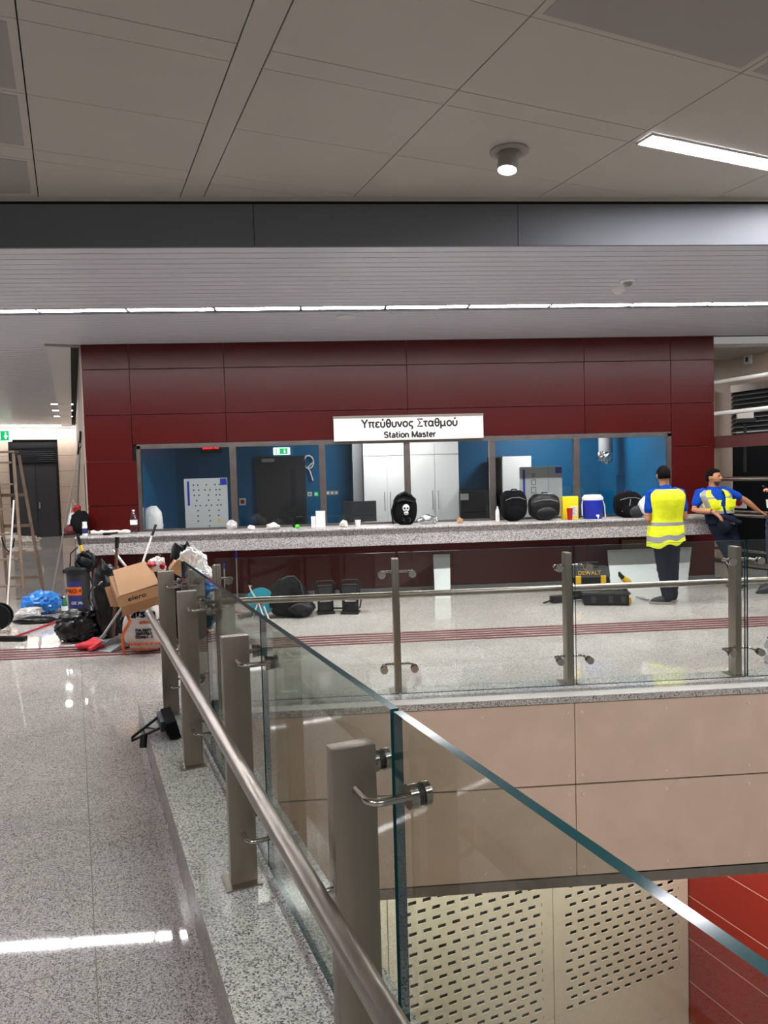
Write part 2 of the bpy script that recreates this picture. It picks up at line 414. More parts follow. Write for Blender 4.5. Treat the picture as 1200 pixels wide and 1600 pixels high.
# ---- stair-well walls
ws = struct(thing('wall_stairwell', 'beige bolted cladding wall of the stairwell below the far balustrade', 'wall', (0, YK0, 0)))
del ws['category']
mb = MB(); mb.bx(-.7, FX1, YK0+.03, YK0+.2, -1.1, -.15); mb.build('backing', 'dark', ws)
for x0, x1 in ((-.842, 1.6), (1.606, 4.05), (4.056, 6.5)):
    for z0, z1 in ((-.428, .128), (-1.068, -.44)):
        m = MB(); m.bx(x0, x1, YK0-.02, YK0-.002, z0, z1)
        m.mi = 1
        for i in range(5):
            bxp = x0+.045 + (x1-x0-.09)*i/4
            for bz in (z0+.06, z1-.06): m.cyl((bxp, YK0-.019, bz), (bxp, YK0-.028, bz), .0085, 10)
        m.build('cladding_panel', ['beige', 'cream'], ws)
mb = MB(); mb.bx(-1.2, FX1, YK0-.024, YK0+.2, -1.145, -1.075); struct(mb.build('trim_4', 'steel'))
mb = MB()
mb.prism(flat([a, vs_at_Y(VK1, YK0), vs_at_Y(.6, YK0), vs_at_Y(.6, FY0)], -5), (0, 0, 4.86)); struct(mb.build('wall_well_left', 'beige'))
# lower level: perforated wall and red wall
SW, VW = 6.0, 6.21
wl = struct(thing('wall_lower', 'cream perforated wall of the lower hall', 'wall', sv(SW, 0, -5))); del wl['category']
mb = MB(); mb.bx(-1, 9, SW+.06, SW+.2, -5.2, -1.15, ROT); mb.build('backing', 'charcoal', wl)
def perf(v0, v1, z0, z1, holes):
    m = MB(); t0, t1 = SW, SW+.012
    if not holes: m.bx(v0, v1, t0, t1, z0, z1, ROT)
    else:
        L, pit, hh = .088, .155, .04
        nr = 5; zp = (z1-z0)/nr
        mg = .13
        m.bx(v0, v0+mg, t0, t1, z0, z1, ROT); m.bx(v1-mg, v1, t0, t1, z0, z1, ROT)
        for r in range(nr):
            zc = z0 + zp*(r+.5)
            m.bx(v0+mg, v1-mg, t0, t1, z0+zp*r, zc-hh/2, ROT); m.bx(v0+mg, v1-mg, t0, t1, zc+hh/2, z0+zp*(r+1), ROT)
            x = v0+mg + (.0775 if r % 2 else .02)
            m.bx(v0+mg, x, t0, t1, zc-hh/2, zc+hh/2, ROT)
            while x + L < v1-mg:
                nx = x + pit
                m.bx(x+L, min(nx, v1-mg), t0, t1, zc-hh/2, zc+hh/2, ROT); x = nx
    m.build('perforated_panel', 'cream', wl)
for ci, (v0, v1) in enumerate(((.66, 2.495), (2.505, 4.345), (4.355, 6.2))):
    for r in range(8):
        z1 = -1.12 - .37 - .5*(r-1) - .35 + .0 if r else -1.15
        ztop = -2.98 + .5*(3-r) ; zb = ztop - .496
        if ztop > -1.2: ztop = -1.2
        perf(v0, v1, zb, ztop, not (ci == 2 and r >= 5))
mb = MB()
mb.bx(VW, VW+.2, -1, SW, -5.2, -1.15, ROT)
o = struct(mb.build('wall_lower_right', 'red_low'))
mb = MB()
for k in range(1, 8): mb.bx(VW-.002, VW, -1, SW, -1.15-.5*k-.004, -1.15-.5*k, ROT)
struct(mb.build('trim_5', 'beige'))
mb = MB(); mb.bx(-1, 9, -3, SW, -5.3, -5.2, ROT); struct(mb.build('floor_lower', 'floor'))
mb = MB(); mb.prism(flat([vs_at_Y(-1, YK0+.2), (FX1, YK0+.2), (FX1, 9.5), (-4, 9.5)], -1.15), (0, 0, .05)); struct(mb.build('ceiling_lower', 'ceil'))

# ---- upper ceiling of metal panels
ZC = 4.04
cl = struct(thing('ceiling', 'upper ceiling of grey metal panels', 'ceiling', (0, 0, ZC))); del cl['category']
mb = MB(); mb.bx(-11, 12, -4.5, 6.2, ZC+.02, ZC+.08); mb.build('backing', 'dark', cl)
def clipY(poly, Y):
    out = []
    for i in range(len(poly)):
        p, q = poly[i], poly[(i+1) % len(poly)]
        if p.y <= Y: out.append(p)
        if (p.y <= Y) != (q.y <= Y): out.append(p + (q-p)*((Y-p.y)/(q.y-p.y)))
    return out
ve = [-3.15, -1.65, -.15, .92, 1.10, 2.27, 3.77, 5.25, 6.75]
se = [-3.0, -2.22, -1.44, -1.26, -.48, .30, .48, 1.24, 2.24, 2.42, 3.20, 3.96, 4.14, 4.90, 5.68, 5.86, 6.64, 7.42, 7.6, 8.4]
grilles = []
for i in range(len(ve)-1):
    ss = se
    if i == 3: ss = [-3.0, 1.0, 8.4]
    for j in range(len(ss)-1):
        g = .004; gs = .0035 if ss[j] in (3.20, 1.48, 1.24) else .0018
        q = [sv(ss[j]+.002, ve[i]+g), sv(ss[j]+.002, ve[i+1]-g), sv(ss[j+1]-gs, ve[i+1]-g), sv(ss[j+1]-gs, ve[i]+g)]
        q = clipY(q, 6.195)
        if len(q) < 3: continue
        wide = ss[j+1]-ss[j] > .5
        isg = wide and ((i == 1 and ss[j] > 3.9) or (i >= 5 and ss[j] < 3.1 and ss[j] > 2) )
        if isg: grilles.append((i, j))
        m = MB(); m.prism(flat(q, ZC), (0, 0, .02))
        if isg:
            m.mi = 1; d = .05
            qq = clipY([sv(ss[j]+.04, ve[i]+d), sv(ss[j]+.04, ve[i+1]-d), sv(ss[j+1]-.04, ve[i+1]-d), sv(ss[j+1]-.04, ve[i]+d)], 6.1)
            if len(qq) > 2: m.prism(flat(qq, ZC-.002), (0, 0, .002))
        m.build('ceiling_panel', ['ceil', 'grille'], cl)
# fascia beam
fb = struct(thing('trim_6', 'graphite fascia beam where the ceiling steps down', 'beam', (0, 6.3, 3.65))); del fb['category']
for k in range(-5, 6):
    x0 = -.57 + 2.25*k
    m = MB(); m.bx(x0+.003, x0+2.247, 6.22, 6.25, 3.65, 4.0); m.build('fascia_panel', 'fascia', fb)
m = MB(); m.bx(-12, 12, 6.235, 6.6, 3.66, 4.3); m.build('beam_core', 'dark', fb)
m = MB(); m.bx(-12, 12, 6.17, 6.20, 4.015, 4.04); m.build('edge_strip', 'ceil', fb)
# lower slatted ceiling
ZL = 3.65
def slatted(name, x0, x1, y0, y1, z, pitch=.15, gap=.015, hole=None):
    m = MB(); y = y0; bm = m.bm
    while y < y1:
        e = min(y+pitch-gap, y1)
        segs = [(x0, x1)]
        if hole and e > hole[2] and y < hole[3]: segs = [(x0, hole[0]), (hole[1], x1)]
        for p, q in segs:
            m.bx(p, q, y, e, z, z+.02)
        y += pitch
    m.mi = 1; m.bx(x0, x1, y0, y1, z+.03, z+.06)
    return struct(m.build(name, ['slat', 'dark'], None, 30))
slatted('ceiling_low', -13, 12, 6.25, 10.48, ZL, hole=(-9.9, 9.9, 8.36, 8.52))
slatted('ceiling_corridor', -13, -3.6, 10.5, 27.4, ZL, .18, .035)
mb = MB(); mb.bx(-3.58, 5.78, 10.5, 13.2, ZL+.0, ZL+.05); struct(mb.build('ceiling_office_top', 'ceil'))
mb = MB(); mb.bx(-9.9, 9.9, 8.35, 8.53, ZL+.055, ZL+.14); struct(mb.build('trim_7', 'dark'))

# ---- station master's office: red facade
YF = 10.5
wf = struct(thing('wall_back', "red panelled facade of the station master's office", 'wall', (0, YF, 0))); del wf['category']
vx = [-3.43, -2.775, -1.454, 1.158, 3.794, 5.113, 5.785]
hz = [1.0, 1.38, 2.02, 2.66, 3.30, 3.70]
WX0, WX1, WZ0, WZ1 = -2.72, 5.11, 1.0, 2.22
def red(x0, x1, z0, z1, y=YF):
    m = MB(); m.bx(x0+.004, x1-.004, y, y+.03, z0+.004, z1-.004, bev=.002); m.build('cladding_panel', 'red', wf)
for j in range(5):
    red(vx[0], vx[1]+(.05 if hz[j+1] <= 2.03 else 0), hz[j], hz[j+1]); red(vx[5], vx[6], hz[j], hz[j+1])
for i in range(1, 5):
    red(vx[i], vx[i+1], WZ1+.02, hz[3]); red(vx[i], vx[i+1], hz[3], hz[4]); red(vx[i], vx[i+1], hz[4], hz[5])
for x0, x1 in zip(vx[:-1], vx[1:]): red(x0, x1, .06, .78, YF)
mb = MB()
mb.bx(vx[0]+.01, WX0-.02, YF+.03, YF+.1, 0, 3.7); mb.bx(WX1+.02, vx[6]-.01, YF+.03, YF+.1, 0, 3.7)
mb.bx(WX0-.02, WX1+.02, YF+.03, YF+.1, WZ1+.03, 3.7); mb.bx(WX0-.02, WX1+.02, YF+.03, YF+.1, 0, .97)
mb.build('backing', 'dark', wf)
mb = MB(); mb.bx(vx[0], vx[6], YF-.012, YF+.03, 0, .058); struct(mb.build('baseboard_back', 'grey'))
# side wall running back from the facade's left corner
P0 = Vector((vx[0]+.01, YF+.02, 0))
ws2 = struct(thing('wall_left', 'glossy beige side wall of the office', 'wall', P0)); del ws2['category']
Mw = Matrix.Translation(P0) @ ROT
for j, (z0, z1) in enumerate(((0.1, .72), (.726, 1.36), (1.366, 2.0), (2.006, 2.64), (2.646, 3.6))):
    for k in range(6):
        if k == 0 and z1 < 2.1: 
            m = MB(); m.bx(-.02, .02, .02, .75, z0, z1, Mw); m.build('wall_panel', 'wallbeige', ws2)
            m = MB(); m.bx(-.02, .02, 1.75, 2.5, z0, z1, Mw); m.build('wall_panel', 'wallbeige', ws2)
            continue
        m = MB(); m.bx(-.02, .02, .02+2.5*k, 2.51+2.5*k, z0, z1, Mw); m.build('wall_panel', 'wallbeige', ws2)
m = MB(); m.bx(-.02, .02, .76, 1.74, .02, 2.0, Mw, bev=.004); m.mi = 1; m.tube([(-.03, .9, 1.0), (-.08, .9, 1.0), (-.08, 1.02, 1.0)], .012, 8, Mw)
struct(m.build('door_2', ['charcoal', 'chrome']))
m = MB(); m.bx(-.03, .03, 0, 15.4, 0, .1, Mw); struct(m.build('baseboard_left', 'grey'))
m = MB(); m.bx(-.14, -.03, 0.0, 15.4, ZL-.01, ZL+.01, Mw); m.mi = 1; m.bx(-.45, -.14, .05, 15.4, ZL-.022, ZL+.01, Mw); m.mi = 2; m.bx(-.47, -.0, .0, .05, ZL-.03, ZL+.01, Mw)
struct(m.build('trim_8', ['dark', 'slat', 'steel']))
# far corridor wall
SF = 26.3
wc = struct(thing('wall_far', 'beige panelled wall at the end of the corridor', 'wall', sv(SF, 0, 0))); del wc['category']
dl, dr = Sp(17, 760, SF), Sp(92, 760, SF)
vl, vr = dl.dot(V), dr.dot(V)
zt = 2.95
for j in range(7):
    z0, z1 = .08+.52*j, .08+.52*(j+1)-.008
    for v0, v1 in ((-6, -3.2), (-3.19, vl-.02), (vr+.02, 1.2)):
        m = MB(); m.bx(v0, v1, SF, SF+.05, z0, z1, ROT); m.build('wall_panel', 'wallbeige', wc)
    if z0 > zt-.1:
        m = MB(); m.bx(vl-.02, vr+.02, SF, SF+.05, max(z0, zt+.03), z1, ROT); m.build('wall_panel', 'wallbeige', wc)
m = MB(); m.bx(-6, 1.2, SF+.05, SF+.2, 0, 3.7, ROT); m.build('backing', 'dark', wc)
d1 = struct(thing('door_1', 'charcoal double door with louvre above', 'door', sv(SF, (vl+vr)/2, 0))); del d1['category']
vm = vl + (vr-vl)*.52
for p, q in ((vl+.06, vm-.004), (vm+.004, vr-.06)):
    m = MB(); m.bx(p, q, SF-.01, SF+.04, .01, 2.36, ROT); m.build('door_leaf', 'charcoal', d1)
m = MB(); m.bx(vl, vl+.06, SF-.02, SF+.04, 0, zt, ROT); m.bx(vr-.06, vr, SF-.02, SF+.04, 0, zt, ROT); m.bx(vl, vr, SF-.02, SF+.04, 2.36, 2.42, ROT); m.bx(vl, vr, SF-.02, SF+.04, zt-.05, zt, ROT)
m.build('door_frame', 'black', d1)
m = MB()
for k in range(7): 
    z = 2.46+k*.065; m.prism([sv(SF-.01, vl+.06, z), sv(SF-.01, vl+.06, z+.02), sv(SF+.05, vl+.06, z+.06), sv(SF+.05, vl+.06, z+.04)], V*(vr-vl-.12))
m.build('louvre', 'darkgrey', d1)
m = MB(); m.bx(vm+.06, vm+.1, SF-.05, SF-.01, .95, 1.15, ROT); m.build('door_handle', 'chrome', d1)

# ---- counter
mb = MB()
cxl, cxr, cy0 = -3.42, 5.50, 9.93
prof = [(YF+.0, 1.0), (YF+.0, .74), (cy0, .74), (cy0, .955), (cy0-.03, .96), (cy0-.045, .975), (cy0-.04, .992), (cy0-.02, 1.0)]
mb.prism([(cxl, y, z) for y, z in prof], (cxr-cxl, 0, 0))
tag(mb.build('counter', 'counter', None, 30), "long grey granite counter along the red office facade", 'counter')
# window of the office
wd = struct(thing('window_1', 'long steel-framed office window above the counter', 'window', (0, YF, 1.0))); del wd['category']
mul = [-1.38, -.105, 1.13, 2.39, 3.66]
m = MB()
m.bx(WX0, WX1, YF-.01, YF+.06, WZ1-.045, WZ1+.02); m.bx(WX0, WX1, YF-.005, YF+.06, 1.0, 1.03)
m.bx(WX0-.005, WX0+.05, YF-.01, YF+.06, 1.0, WZ1); m.bx(WX1-.06, WX1+.0, YF-.01, YF+.06, 1.0, WZ1)
m.build('window_frame', 'frame_steel', wd)
for x in mul:
    m = MB(); m.bx(x-.045, x+.045, YF-.008, YF+.055, 1.03, WZ1-.045, bev=.003); m.build('mullion', 'frame_steel', wd)
xs = [WX0+.05] + [c for x in mul for c in (x-.045, x+.045)] + [WX1-.06]
for k in range(0, 12, 2):
    m = MB(); m.bx(xs[k], xs[k+1], YF+.02, YF+.03, 1.03, WZ1-.045); m.build('pane', 'pane', wd)

# ---- inside the office
YB = 13.0
def strc(name, m, args): 
    q = MB(); q.bx(*args); return struct(q.build(name, m))
strc('wall_office_back', 'blue', (-3.0, 5.2, YB, YB+.1, 0, 2.95))
strc('wall_office_left', 'blue', (-2.80, -2.70, YF+.1, YB, 0, 2.95))
q = MB(); q.prism([(5.14, YF+.1, 0), (4.93, YB, 0), (5.03, YB, 0), (5.24, YF+.1, 0)], (0, 0, 2.95)); struct(q.build('wall_office_right', 'blue'))
strc('ceiling_office', 'ceil', (-2.8, 5.2, YF+.1, YB+.1, 2.95, 3.0))
strc('floor_office', 'greypanel', (-2.8, 5.2, YF+.1, YB, 0.001, .01))
# office door
d3 = struct(thing('door_3', 'charcoal office door with narrow vision panel', 'door', (-.8, YB, 0))); del d3['category']
dx0, dx1 = Yp(400, 750, YB).x, Yp(478, 750, YB).x
m = MB(); m.bx(dx0, dx1, YB-.05, YB, .01, 2.1); m.build('door_leaf', 'charcoal', d3)
m = MB(); gx = Yp(458, 750, YB).x; m.bx(gx-.05, gx+.05, YB-.056, YB-.05, 1.2, 1.85); m.build('vision_panel', 'darkgrey', d3)
m = MB(); m.bx(dx0+.12, dx0+.34, YB-.1, YB-.05, 2.0, 2.06); m.build('door_closer', 'pole_grey', d3)
m = MB(); m.tube([(dx1-.08, YB-.05, 1.02), (dx1-.08, YB-.1, 1.02), (dx1-.2, YB-.1, 1.02)], .01, 8); m.build('door_handle', 'chrome', d3)

# ---- right-hand hall wall behind the tubes
pr = Yp(1192, 803, 9.75); VT = pr.dot(V)           # vertical plane of the tubes
VR = VT + 1.3
wr = struct(thing('wall_right', 'beige wall with dark louvred door behind the rails', 'wall', sv(10, VR, 0))); del wr['category']
def rng(x0, x1, y): return Vp(x0, y, VR).dot(U), Vp(x1, y, VR).dot(U)
pA, pB = Vp(1143, 640, VR), Vp(1230, 640, VR)
sA = pA.dot(U); sB = sA-4.2
m = MB(); m.bx(VR, VR+.1, sA, 22, 0, 3.6, ROT); m.bx(VR, VR+.1, 2, sB, 0, 3.6, ROT); m.bx(VR, VR+.1, sB, sA, 2.95, 3.6, ROT); m.build('wall_panel', 'wallbeige', wr)
m = MB(); m.bx(VR-.12, VR, sA+.35, sA+3.6, 0, 3.0, ROT); m.build('pilaster', 'wallbeige', wr)
m = MB(); m.bx(VR-.02, VR, sB, sA, 2.93, 3.05, ROT); m.build('lintel', 'steel', wr)
d4 = struct(thing('door_4', 'dark roller door with louvre at the top', 'door', sv(sA, VR, 0))); del d4['category']
m = MB(); m.bx(VR+.02, VR+.06, sB, sA, 0, 2.25, ROT); m.build('door_leaf', 'black', d4)
m = MB()
for k in range(9):
    z = 2.27+k*.075; m.prism([sv(sB, VR-.01, z), sv(sB, VR-.01, z+.02), sv(sB, VR+.06, z+.075), sv(sB, VR+.06, z+.055)], U*(sA-sB))
m.build('louvre', 'darkgrey', d4)
zR = Vp(1160, 557, VR).z
m = MB(); m.bx(5.82, 14, 10.62, 24, zR, zR+.05); struct(m.build('ceiling_right', 'ceil'))
m = MB(); m.bx(5.8, 12, 10.46, 10.6, 3.655, 3.9); struct(m.build('trim_9', mat('blue_grey_duct', '#27404f', .5)))
# =================================================================== LIGHTS
w = bpy.data.worlds.new('world'); SC.world = w; w.use_nodes = True
w.node_tree.nodes['Background'].inputs['Color'].default_value = (1, .97, .94, 1); w.node_tree.nodes['Background'].inputs['Strength'].default_value = .14
def linear_light(name, label, c, lx, ly, Mx, z, group=None, m='white_lamp', depth=.03):
    """recessed linear luminaire, c = centre in the frame of Mx"""
    t = thing(name, label, 'light', (Mx @ Vector((c[0], c[1], z)) if Mx else Vector((c[0], c[1], z))), 0, group)
    q = MB()
    x0, x1, y0, y1 = c[0]-lx/2, c[0]+lx/2, c[1]-ly/2, c[1]+ly/2; f = .012
    for a in ((x0, x1, y0, y0+f), (x0, x1, y1-f, y1), (x0, x0+f, y0, y1), (x1-f, x1, y0, y1)): q.bx(*a, z-.004, z+depth, Mx)
    q.build('housing', 'white', t)
    q = MB(); q.bx(x0+f, x1-f, y0+f, y1-f, z+.002, z+.012, Mx); q.build('diffuser', m, t)
    return t
for k in range(-6, 13):
    linear_light('linear_light', 'white linear light segment in the glowing strip on the low ceiling', (-3.2+.975*(k+.5), 8.44), .965, .15, None, ZL, 'linear lights of the low ceiling strip')
linear_light('linear_light', 'bright linear light recessed in the upper ceiling beside the round spotlight', (4.5, 4.05), 1.36, .165, ROT, ZC-.014, None, 'white_lamp_big', .012)
for v, s in ((-2.4, .39), (2.9, .39), (-2.4, -1.35), (2.9, -1.35), (6.0, 4.05), (6.0, .39), (.3, -2.2)):
    linear_light('linear_light', 'recessed linear light of the upper ceiling outside the picture', (v, s), 1.36, .165, ROT, ZC-.014, 'upper ceiling linear lights', 'white_lamp_big', .012)
for x in (.9, 3.9):
    linear_light('office_light', 'square light panel in the office ceiling', (x, 11.7), .8, .6, None, 2.93, 'office ceiling lights', 'office_lamp', .015)
for px in (98, ):
    for k, s in enumerate((19.0, 20.6, 22.4)):
        p = Sp(105, 655, s); v = Sp(105, 655, s).dot(V)
        linear_light('downlight', 'small square downlight along the office side of the corridor ceiling', (Sp(105, 650, s).dot(V)-.1, s), .5, .18, ROT, ZL-.022, 'corridor downlights')
for s in (15.0, 20.0):
    linear_light('corridor_light', 'linear light across the corridor ceiling at the left', (-3.2, s), 1.6, .16, ROT, ZL-.016, 'corridor linear lights', 'white_lamp', .012)
linear_light('cove_light', 'bright cove light along the top of the far corridor wall', (-1.6, SF-.25), 4.6, .14, ROT, 3.60, None, 'office_lamp')
for v in (2.6, 5.0):  # unseen lamps added below the slab to brighten the perforated wall
    linear_light('lower_hall_fill_light', 'unseen linear light added under the slab to wash the perforated wall', (v, 5.2), 1.8, .16, ROT, -1.19, 'unseen lower hall fill lights', 'lower_fill_lamp')
def s_atY(v, Y): return (Y - V.y*v)/U.y
v = VR-1.5  # hidden lamp added behind the facade to light the right-hand pilaster
linear_light('hidden_hall_fill_light', 'hidden linear light added behind the office to brighten the right-hand hall', (v, s_atY(v, 13.2)), 1.2, .16, ROT, zR-.016, None, 'white_lamp', .012)
# spotlight
c = sv(4.56, 3.03, ZC)
t = thing('spotlight', 'round grey recessed spotlight hanging out of the upper ceiling', 'spotlight', c)
q = MB(); q.lathe([(.07, .0), (.14, -.0), (.14, -.012), (.10, -.022), (.085, -.012), (.07, -.012)], Matrix.Translation(c), 32); q.build('flange', 'grille', t, 40)
T = Matrix.Translation(c) @ Matrix.Rotation(math.radians(8), 4, 'Y') @ Matrix.Rotation(math.radians(-6), 4, 'X')
q = MB(); q.lathe([(.06, .0), (.075, -.0), (.075, -.145), (.068, -.148), (.066, -.135)], T, 32); q.build('body', 'grille', t, 40)
q = MB(); q.lathe([(.0, -.128), (.065, -.128), (.064, -.14), (0, -.143)], T, 32); q.build('lens', 'spot_lamp', t, 40)
# ceiling fittings
c = Zp(541, 495, ZL); q = MB(); q.lathe([(.0, 0), (.12, 0), (.12, -.008), (.10, -.014), (0, -.014)], Matrix.Translation(c), 28)
tag(q.build('ceiling_speaker', 'white', None, 40), 'flat round white speaker disc in the low ceiling near the light strip', 'speaker')
for (px, py, lab) in ((981, 437, 'small white sensor with dark lens on the low ceiling, the farther right of two'), (966, 451, 'white tapered smoke detector on the low ceiling beside the small sensor')):
    c = Zp(px, py, ZL)
    t = thing('smoke_detector', lab, 'detector', c)
    q = MB(); q.lathe([(0, 0), (.075, 0), (.075, -.02), (.06, -.03), (0, -.03)], Matrix.Translation(c), 24); q.build('base', 'plastic_white', t, 40)
    q = MB(); q.lathe([(0, -.03), (.05, -.03), (.03, -.065), (0, -.07)], Matrix.Translation(c), 20); q.build('sensor_head', 'grey' if px > 970 else 'plastic_white', t, 40)

# =================================================================== BALUSTRADE
def clamp(q1, q2, q3, x, z, sgn):
    """arm from the post face to the glass; local frame: +x to the glass, +y along"""
    pts = [(0, sgn*.02, z), (0, sgn*.075, z)]
    for k in range(1, 7):
        an = k/6*PI/2; pts.append((.03*(1-math.cos(an)), sgn*(.075+.03*math.sin(an)), z))
    pts.append((x-.025, sgn*.105, z))
    q1.tube(pts, .0085, 10)
    for d0, d1 in ((-.026, -.008), (.008, .022)): q2.cyl((x+d0, sgn*.105, z), (x+d1, sgn*.105, z), .026, 20)
    q3.cyl((x-.008, sgn*.105, z), (x+.008, sgn*.105, z), .022, 16)
def make_post(label, gdir, loc, rz, group=None):
    """gdir: distance from post centre to the glass along +x"""
    t = thing('balustrade_post', label, 'post', loc, rz, group)
    q = MB(); q.bx(-.05, .05, -.0225, .0225, .003, .943, bev=.0025); q.build('upright', 'steel_post', t, 30, local=True)
    q = MB(); q.bx(-.075, .06, -.06, .06, 0, .006); q.build('base_plate', 'steel', t, None, local=True)
    for z in (.85, .195):
        for sg in (-1, 1):
            a, b, c = MB(), MB(), MB(); clamp(a, b, c, gdir, z, sg)
            o = a.build('clamp_arm', 'chrome', t, 50, local=True)
            d = b.build('clamp_disc', 'chrome', o, 40, local=True); e = c.build('rubber_gasket', 'rubber', o, 40, local=True)
    q = MB(); q.tube([(-.045, 0, .63), (-.085, 0, .63), (-.105, 0, .645), (-.11, 0, .662)], .007, 8); q.cyl((-.052, 0, .63), (-.048, 0, .63), .018, 14)
    q.build('rail_bracket', 'chrome', t, 50, local=True)
    return t
GV, GY, GZ0, GZ1 = .640, 4.88, .2, 1.178
labs = ['broad brushed steel post nearest the camera, beside the glass edge', 'second steel post from the camera along the left railing', 'third steel post from the camera along the left railing, beside the broom head', 'farthest steel post of the left railing, in front of the white sack']
p0 = None
for (s, lab) in zip((1.4525, 2.684, 3.92, 4.865), labs):
    loc = sv(s, .53, ZK)
    if p0 is None: p0 = make_post(lab, GV-.53, loc, -TH)
    else: dup(p0, loc, -TH, lab)
f0 = None
for (x, lab) in zip((-.80, .435, 1.668, 2.915), ['steel post of the far railing at the corner, seen through the left glass', 'slim steel post of the far railing left of the middle', 'steel post of the far railing in front of the black tool boxes', 'steel post of the far railing in front of the leaning worker']):
    # +x local points to -Y : rotate -90
    loc = (x, 5.022, ZK)
    if f0 is None: f0 = make_post(lab, 5.022-GY, loc, -PI/2)
    else: dup(f0, loc, -PI/2, lab)
def glass(label, p, q, along):
    """p,q plan points of the pane; 14 mm thick; edges darker green"""
    d = (q-p).normalized(); n = Vector((-d.y, d.x, 0)); h = .0105
    m = MB(); m.prism(flat([p-n*h, q-n*h, q+n*h, p+n*h], GZ0), (0, 0, GZ1-GZ0))
    o = m.build('glass_panel', ['glass', 'glass_edge'])
    for f in o.data.polygons:
        if abs(f.normal.dot(n)) < .5: f.material_index = 1
    tag(o, label, 'glass panel', None)
    return o
g = .009
ss = [.22, 1.4525, 2.684, 3.92, 4.865]
for k, lab in enumerate(['clear glass balustrade panel nearest the camera with thick green top edge', 'glass balustrade panel between the nearest and second post of the left railing', 'glass balustrade panel between second and third post of the left railing', 'glass balustrade panel between the two farthest posts of the left railing']):
    glass(lab, sv(ss[k]+g, GV), sv(ss[k+1]-g, GV), 0)
gx = [-.80+.02, .435, 1.668, 2.915, 4.15]
c5 = sv(4.865+g, GV); cend = Vector((-.80-.0, GY, 0))
for k, lab in enumerate(['glass panel of the far railing over the blue cable reel', 'glass panel of the far railing in front of the work lights and narrow board', 'glass panel of the far railing in front of the tool boxes and standing worker', 'glass panel of the far railing at the right picture edge']):
    glass(lab, Vector((gx[k]+(g if k else 0), GY, 0)), Vector((gx[k+1]-g, GY, 0)), 0)
m = MB(); pts = [sv(.1, .42, .845), sv(4.93, .42, .845)]; m.tube(pts, .0235, 24); m.tube([sv(4.93, .42, .845), sv(4.955, .42, .845)], [.0235, .018], 24)
tag(m.build('handrail', 'steel', None, 40), 'round steel handrail running along the left railing towards the camera', 'handrail')
m = MB(); m.cyl((-.95, 5.132, .845), (5.5, 5.132, .845), .0235, 24)
for x in (.27, 2.75): m.cyl((x, 5.132, .845), (x+.004, 5.132, .845), .0245, 24)
tag(m.build('handrail', 'steel', None, 40), 'round steel handrail of the far railing seen through its glass', 'handrail')
# =================================================================== SIGN AND OFFICE
t = thing('station_sign', 'white Station Master sign in Greek and English above the office window', 'sign', (1.16, YF-.1, 2.385))
m = MB(); m.bx(.075, 2.245, YF-.1, YF-.002, 2.212, 2.535, bev=.003); m.build('sign_box', 'sign_face', t)
m = MB(); m.bx(.07, 2.25, YF-.104, YF-.002, 2.535, 2.57); m.build('top_cap', 'steel', t)
stroke_text('lettering', 'Υπεύθυνος Σταθμού', 1.40, .118, (1.17, YF-.101, 2.395), 'print_black', t, .074)
stroke_text('lettering', 'Station Master', .76, .088, (1.17, YF-.101, 2.245), 'print_black', t, .088)

def P(px, py, Y): return Yp(px, py, Y)
# --- cabinets
def cabinet(label, x0, x1, side=False):
    t = thing('storage_cabinet', label, 'cabinet', ((x0+x1)/2, 12.7, .011), 0)
    y0, y1 = 12.35, 12.97
    m = MB(); m.bx(x0, x1, y0+.02, y1, .011, 2.6); m.build('body', 'greypanel', t)
    xm = (x0+x1)/2
    for k, (a, b) in enumerate(((x0+.004, xm-.003), (xm+.003, x1-.004))):
        m = MB(); m.bx(a, b, y0, y0+.02, .05, 2.04); d = m.build('door', 'white', t)
        hx = xm-.05 if k == 0 else xm+.05
        m = MB(); m.tube([(hx, y0, 1.1), (hx, y0-.03, 1.1), (hx, y0-.03, 1.42), (hx, y0, 1.42)], .007, 8); m.build('handle', 'grey', d)
        m = MB(); m.bx(a, b, y0, y0+.02, 2.05, 2.58); m.build('top_door', 'white', t)
xa, xb, xc = P(568, 740, 12.35).x, P(641, 740, 12.35).x, P(717, 740, 12.35).x
cabinet('tall white double-door cabinet left of the middle mullion', xa, xb-.003)
cabinet('tall white double-door cabinet right of the middle mullion', xb+.003, xc)
xs0 = P(551, 740, 12.6).x
m = MB(); m.bx(xs0, xa-.005, 12.5, 12.97, .011, 2.6); tag(m.build('cabinet_side_panel', 'grey'), 'grey upright panel at the left side of the white cabinets', 'panel')
